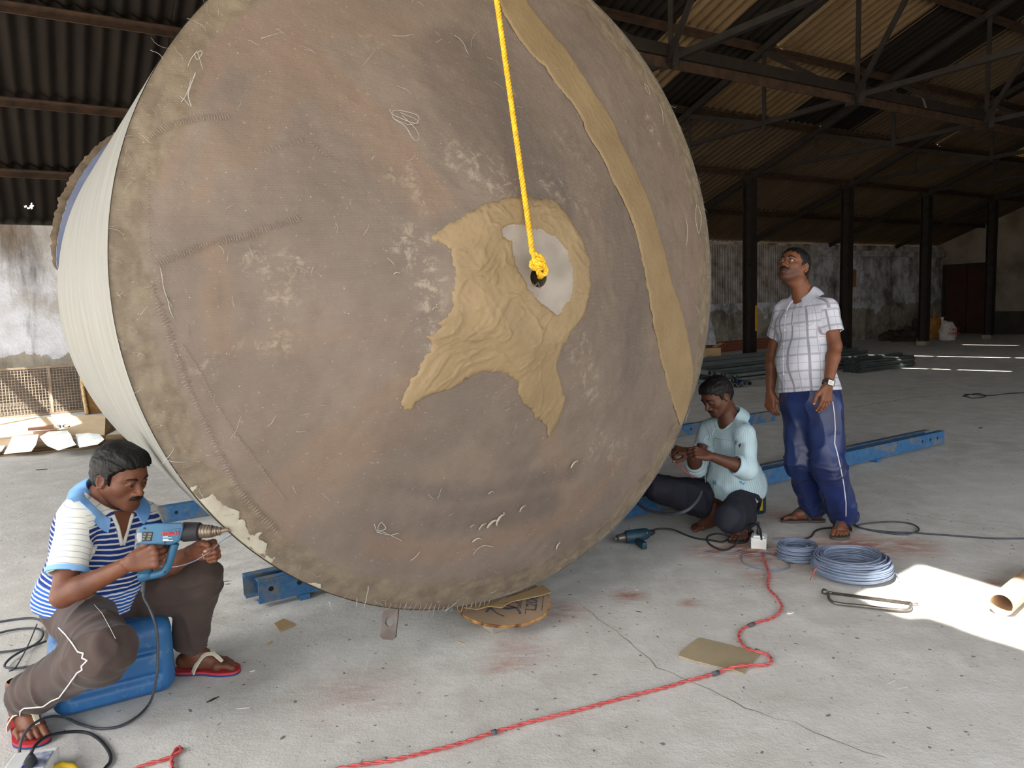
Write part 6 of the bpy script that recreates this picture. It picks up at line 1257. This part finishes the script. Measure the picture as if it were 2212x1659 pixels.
    # trousers with white piping
    me, V, Q = trousers(J, (.100, .082, .066), 3, .015, dict(R=-.035, L=-.02)); kid(put('trousers', me, cloth('brown_trousers', srgb(80, 66, 60), srgb(66, 54, 50), .8, 260, .15, .1).m), o, 'dark brown track trousers with white piping'); bv = garment_bvh(V, Q)
    M_pipe = cloth('white_piping', srgb(226, 222, 214), srgb(206, 202, 194)).m; z = lambda P: [(x/4.62, 1300+y/4.62) for x, y in P]
    surf_line(bv, z([(590, 260), (660, 330), (720, 410), (780, 500), (835, 512), (820, 560), (872, 585), (815, 640), (820, 680), (770, 710), (700, 810), (590, 955), (510, 990), (430, 1045), (240, 1062), (205, 1090), (196, 1200)]), .0026, M_pipe, 'piping', o); surf_line(bv, z([(940, 30), (1020, 120), (1090, 250), (1150, 370)]), .0009, M_pipe, 'seam', o)
    red, wst, blu = cloth('red_foam', srgb(196, 62, 68), srgb(178, 52, 58), .7).m, cloth('cream_strap', srgb(226, 218, 196), srgb(204, 196, 172), .6).m, cloth('blue_foam', srgb(44, 72, 120), srgb(36, 60, 100), .7).m
    sandal(o, Bf['R'], hR, red, wst, blu, 'red flip-flop with cream straps, near the left edge'); sandal(o, Bf['L'], hL, red, wst, blu, 'red flip-flop with cream straps, on the stretched foot')
    w = MB().tube(spline([D_(x, y, d) for x, y, d in ((345, 1224, 2.57), (380, 1224, 2.56), (420, 1212, 2.58), (455, 1190, 2.59), (475, 1172, 2.60), (505, 1153, 2.61))], 8), .0018, 6).build('welding_rod', M_wire, smooth=True, fix=False); tag(w, 'thin grey plastic welding rod between the fingers of the seated man', 'rod')
man_a()
# ------------------------------------------------------------------ man standing in the checked shirt
def man_b():
    hR, tR, hL, tL = FL(1778, 1127), FL(1690, 1126), FL(1826, 1142), FL(1806, 1172)
    J = dict(pel=D_(1752, 872, 4.46), nb=D_(1737, 638, 4.49), shR=D_(1693, 670, 4.59), shL=D_(1787, 667, 4.35), elR=D_(1668, 765, 4.68), wrR=D_(1664, 850, 4.62), elL=D_(1804, 748, 4.30), wrL=D_(1788, 834, 4.22), hiR=D_(1728, 892, 4.53), hiL=D_(1780, 892, 4.40), knR=D_(1732, 1000, 4.53), knL=D_(1792, 1008, 4.33), w=1.10)
    for s_, h, t_ in (('R', hR, tR), ('L', hL, tL)): f = unit(np.append((t_-h)[:2], 0)); J['an'+s_] = h+f*.055+np.array([0, 0, .10])
    hd = dict(o=D_(1714, 577, 4.46), fwd=(-.72, -.56, .40), up=(.28, .2, 1), hair=(.007, .004, 40, -.004), stub=.55, mous=1.0, eyes=1.0, gaze=(.001, .003))
    hands = dict(R=dict(fwd=(-.05, -.1, -1), dor=(-.75, -.45, 0), curl=REL, thumb=[(.5, .8, -.4), (.15, .95, -.3), (0, 1, -.2)]), L=dict(fwd=(-.12, -.05, -1), dor=(.35, -.9, 0), curl=[(14, 18, 10), (14, 20, 12), (16, 22, 12), (20, 24, 14)], thumb=[(.6, .8, -.3), (.2, .95, -.2), (.05, 1, -.15)], spread=1.1))
    o, B, Bf = make_person('man in a white checked shirt and navy trousers standing and looking up', J, M_skinB, hd, hands, dict(R=(hR, tR, .014), L=(hL, tL, .014)))
    t = NT('checked_shirt', .85, 0, .2); cu, cv, seg = t.attr('cu'), t.attr('cv'), t.attr('seg'); base = t.mix(t.ramp(t.noise(5, 4), .35, .65), srgb(192, 194, 205), srgb(178, 179, 190)); wn = t.math('MULTIPLY', t.math('SUBTRACT', t.noise(6, 3), .5), .010); u, v = t.math('ADD', cu, wn), t.math('ADD', cv, wn)
    m = t.math('MAXIMUM', t.math('MULTIPLY', lines(t, u, .096, .013), .75), t.math('MULTIPLY', lines(t, v, .096, .012), .5)); th = t.math('MAXIMUM', t.math('MULTIPLY', lines(t, u, .096, .0028, .048), .75), t.math('MULTIPLY', lines(t, v, .096, .0025, .048), .7)); t.color(t.mix(t.math('MAXIMUM', m, th), base, srgb(116, 108, 122))); t.bump(t.noise(220, 2), .15, .003)
    lat, fwd, up = torso_axes(J); me, V, Q = shirt(J, D_(1735, 846, 4.4), hd['o']-J['nb'], dict(R=(.62, .056, .062), L=(.62, .058, .064)), .016, .045, 9, .007, flare=.0, hemn=-up); kid(put('shirt', me, t.m), o, 'white short-sleeved shirt with grey checks'); bv = garment_bvh(V, Q)
    M_col = cloth('pale_shirt_cloth', srgb(188, 190, 202), srgb(170, 171, 184)).m; collar(o, J, hd, M_col, bv, .45, .066, .045, .026)
    zz = lambda P: [(1620+x/4.367, 520+y/4.367) for x, y in P]
    surf_line(bv, zz([(345, 545), (335, 700), (325, 850), (318, 1000), (312, 1150), (318, 1300), (322, 1430)]), .0022, M_col, 'placket', o, 6)
    for p in zz([(358, 582), (342, 706), (332, 842), (322, 978), (320, 1116), (322, 1252)]):
        h = hit(bv, *p, .004)
        if h: kid(MB().lathe([(.0, .003), (.005, .003), (.006, 0)], h[0], h[1], 12).build('button', M_white, smooth=True), o)
    surf_line(bv, zz([(415, 640), (590, 640), (600, 780), (535, 812), (400, 800), (415, 640)]), .0016, M_col, 'pocket_seam', o)
    me, V, Q = trousers(J, (.096, .086, .080), 8, .014, dict(R=.02, L=.03)); tn = cloth('navy_satin', srgb(24, 42, 92), srgb(18, 30, 70), .42, 260, .12, 0); tn.b.inputs['Specular IOR Level'].default_value = .5; kid(put('trousers', me, tn.m), o, 'navy blue satin track trousers with white piping'); bv = garment_bvh(V, Q)
    M_pipe = cloth('pale_piping', srgb(206, 204, 214), srgb(186, 184, 194)).m; z = lambda P: [(1620+x/4.608, 830+y/4.608) for x, y in P]; surf_line(bv, z([(822, 170), (840, 300), (848, 440), (842, 590), (870, 690), (905, 850), (935, 1010), (955, 1180), (955, 1315)]), .0032, M_pipe, 'piping', o)
    sl, st_ = cloth('grey_foam', srgb(92, 88, 84), srgb(76, 72, 70), .7).m, cloth('dark_grey_strap', srgb(74, 72, 70), srgb(60, 58, 56), .6).m
    sandal(o, Bf['R'], hR, sl, st_, sl, 'grey flip-flop on the rear foot'); sandal(o, Bf['L'], hL, sl, st_, sl, 'grey flip-flop on the front foot')
    # wrist watch
    w, d = J['wrL'], unit(J['wrL']-J['elL']); c = Vector(w-d*.022); kid(MB().lathe([(.031, -.012), (.0335, -.011), (.0335, .011), (.031, .012)], c, Vector(d), 28).build('watch_strap', M_black, smooth=True, auto=40), o); nrm_ = Vector(unit(np.array([-.05, -1, .1]))); X_ = nrm_.cross(Vector(d)).normalized(); Y_ = Vector(d)
    kid(MB().box(c+nrm_*.036, (.040, .038, .010), X_, Y_, nrm_).build('watch_case', M_black, bevel=.006), o); kid(MB().box(c+nrm_*.0415, (.032, .030, .002), X_, Y_, nrm_).build('watch_face', M_white, bevel=.0005), o)
    for x, y in ((-.006, .005), (.006, .006), (-.001, -.001), (.004, -.007), (-.007, -.006)): kid(MB().box(c+nrm_*.043+X_*x+Y_*y, (.004, .004, .001), X_, Y_, nrm_).build('watch_mark', M_black), o)
man_b()
# ------------------------------------------------------------------ man crouching on the tool case behind the rim
def man_c():
    hR, tR, hL, tL = FL(1556, 1136), FL(1496, 1150), FL(1618, 1150), FL(1590, 1172)
    J = dict(pel=D_(1592, 1056, 4.70), nb=D_(1578, 902, 4.53), shR=D_(1530, 928, 4.65), shL=D_(1609, 938, 4.39), elR=D_(1505, 1008, 4.58), wrR=D_(1488, 976, 4.40), elL=D_(1612, 1012, 4.30), wrL=D_(1530, 984, 4.22), hiR=D_(1566, 1070, 4.76), hiL=D_(1610, 1080, 4.60), knR=D_(1424, 1056, 4.62), knL=D_(1578, 1118, 4.26), w=.96)
    for s_, h, t_ in (('R', hR, tR), ('L', hL, tL)): f = unit(np.append((t_-h)[:2], 0)); J['an'+s_] = h+f*.055+np.array([0, 0, .10])
    hd = dict(o=D_(1549, 857, 4.46), fwd=(-.80, -.36, -.46), up=(-.35, -.1, 1), hair=(.012, .007, 30, -.002, HAIRLINE_A, .006), stub=.2, mous=.7, eyes=0.0, gaze=(0, -.004))
    hands = dict(R=dict(fwd=(-.85, -.3, .2), dor=(-.3, -.5, .8), curl=[(50, 60, 30), (58, 66, 36), (62, 68, 38), (66, 70, 40)], thumb=[(.5, .8, -.5), (.1, .9, -.5), (-.1, .9, -.4)], spread=.6), L=dict(fwd=(-.95, -.12, .28), dor=(.2, -.75, .65), curl=[(40, 52, 30), (46, 56, 32), (52, 60, 34), (56, 62, 36)], thumb=[(.5, .8, -.5), (.1, .9, -.5), (-.1, .9, -.4)], spread=.7))
    o, B, Bf = make_person('man in a pale blue shirt crouching by the tank rim with busy hands', J, M_skinC, hd, hands, dict(R=(hR, tR, .008), L=(hL, tL, .008)), .93)
    lat, fwd, up = torso_axes(J); me, V, Q = shirt(J, J['pel']-up*.02, hd['o']-J['nb'], dict(R=(1.12, .055, .052), L=(1.18, .056, .058)), .014, .02, 14, .012, flare=.02, hemn=-up+fwd*.1); bv = garment_bvh(V, Q)
    sp = np.zeros(len(V))
    for p in ((1562, 908), (1591, 957), (1543, 1042), (1507, 1012), (1604, 1040)):
        h = hit(bv, *p, 0)
        if h: dd = np.linalg.norm(V-np.array(h[0]), axis=1); sp = np.maximum(sp, np.clip((.022-dd)/.006, 0, 1))
    set_attr(me, 'spot', sp); t = NT('pale_blue_shirt', .85, 0, .2); n = t.noise(5, 5); c = t.mix(t.ramp(n, .35, .65), srgb(168, 190, 200), srgb(152, 174, 182)); c = t.mix(lines(t, t.attr('cu'), .012, .0018), c, srgb(196, 214, 214)); c = t.mix(t.math('MULTIPLY', t.attr('spot'), t.ramp(t.noise(55, 3), .4, .55)), c, srgb(62, 120, 160)); c = t.mix(t.math('MULTIPLY', t.ramp(t.noise(3.3, 5, .6), .54, .66), .35), c, srgb(150, 150, 120)); t.color(c); t.bump(t.noise(220, 2), .15, .003); kid(put('shirt', me, t.m), o, 'pale blue shirt with blue flower prints and rolled sleeves')
    M_col = cloth('pale_blue_cloth', srgb(170, 192, 202), srgb(154, 176, 184)).m; collar(o, J, hd, M_col, bv, .42, .066, .05, .03)
    for s_, f0, r_ in (('L', .18, .060), ('R', .12, .054)):
        e = J['el'+s_]; d = unit(J['wr'+s_]-e); c = Vector(e+d*(np.linalg.norm(J['wr'+s_]-e)*f0)); kid(MB().lathe([(r_*.86, -.034), (r_+.0015, -.034), (r_+.004, -.03), (r_+.003, .028), (r_, .032), (r_*.86, .032)], c, Vector(d), 30).build('rolled_cuff', M_col, smooth=True), o)
    zz = lambda P: [(1360+x/4.253, 790+y/4.253) for x, y in P]; surf_line(bv, zz([(770, 520), (740, 640), (715, 800), (690, 950), (690, 1060), (720, 1160), (745, 1240)]), .0025, M_col, 'placket', o, 6)
    for p in zz([(765, 575), (742, 708), (708, 998), (710, 1122)]):
        h = hit(bv, *p, .004)
        if h: kid(MB().lathe([(.0, .003), (.005, .003), (.006, 0)], h[0], h[1], 12).build('button', M_white, smooth=True), o)
    surf_line(bv, zz([(780, 665), (940, 690), (935, 840), (790, 800), (780, 665)]), .0016, M_col, 'pocket_seam', o)
    me, V, Q = trousers(J, (.092, .078, .066), 17, .010, dict(R=-.05, L=-.02)); kid(put('trousers', me, cloth('black_trousers', srgb(38, 38, 48), srgb(28, 28, 36), .75, 240, .15).m), o, 'worn black trousers'); sl = cloth('dark_foam', srgb(44, 42, 40), srgb(36, 34, 34), .7).m; sandal(o, Bf['L'], hL, sl, sl, sl, 'dark flip-flop under the near foot')
    w = MB().tube(spline([D_(x, y, d) for x, y, d in ((1378, 1088, 4.5), (1400, 1102, 4.4), (1440, 1110, 4.25), (1480, 1104, 4.15), (1505, 1082, 4.25), (1514, 1062, 4.45))], 8), .010, 8).build('grey_hose', PM('grey_hose', srgb(70, 72, 80), rough=.5), smooth=True, fix=False); tag(w, 'dark grey hose sagging in front of the crouching man', 'hose')
    w = MB().tube(spline([D_(x, y, d) for x, y, d in ((1438, 970, 4.35), (1460, 1000, 4.45), (1490, 1025, 4.5), (1500, 1030, 4.5))], 6), .003, 6).build('red_lead', M_red, smooth=True, fix=False); tag(w, 'thin red lead hanging between the tank and the crouching man', 'lead')
man_c()
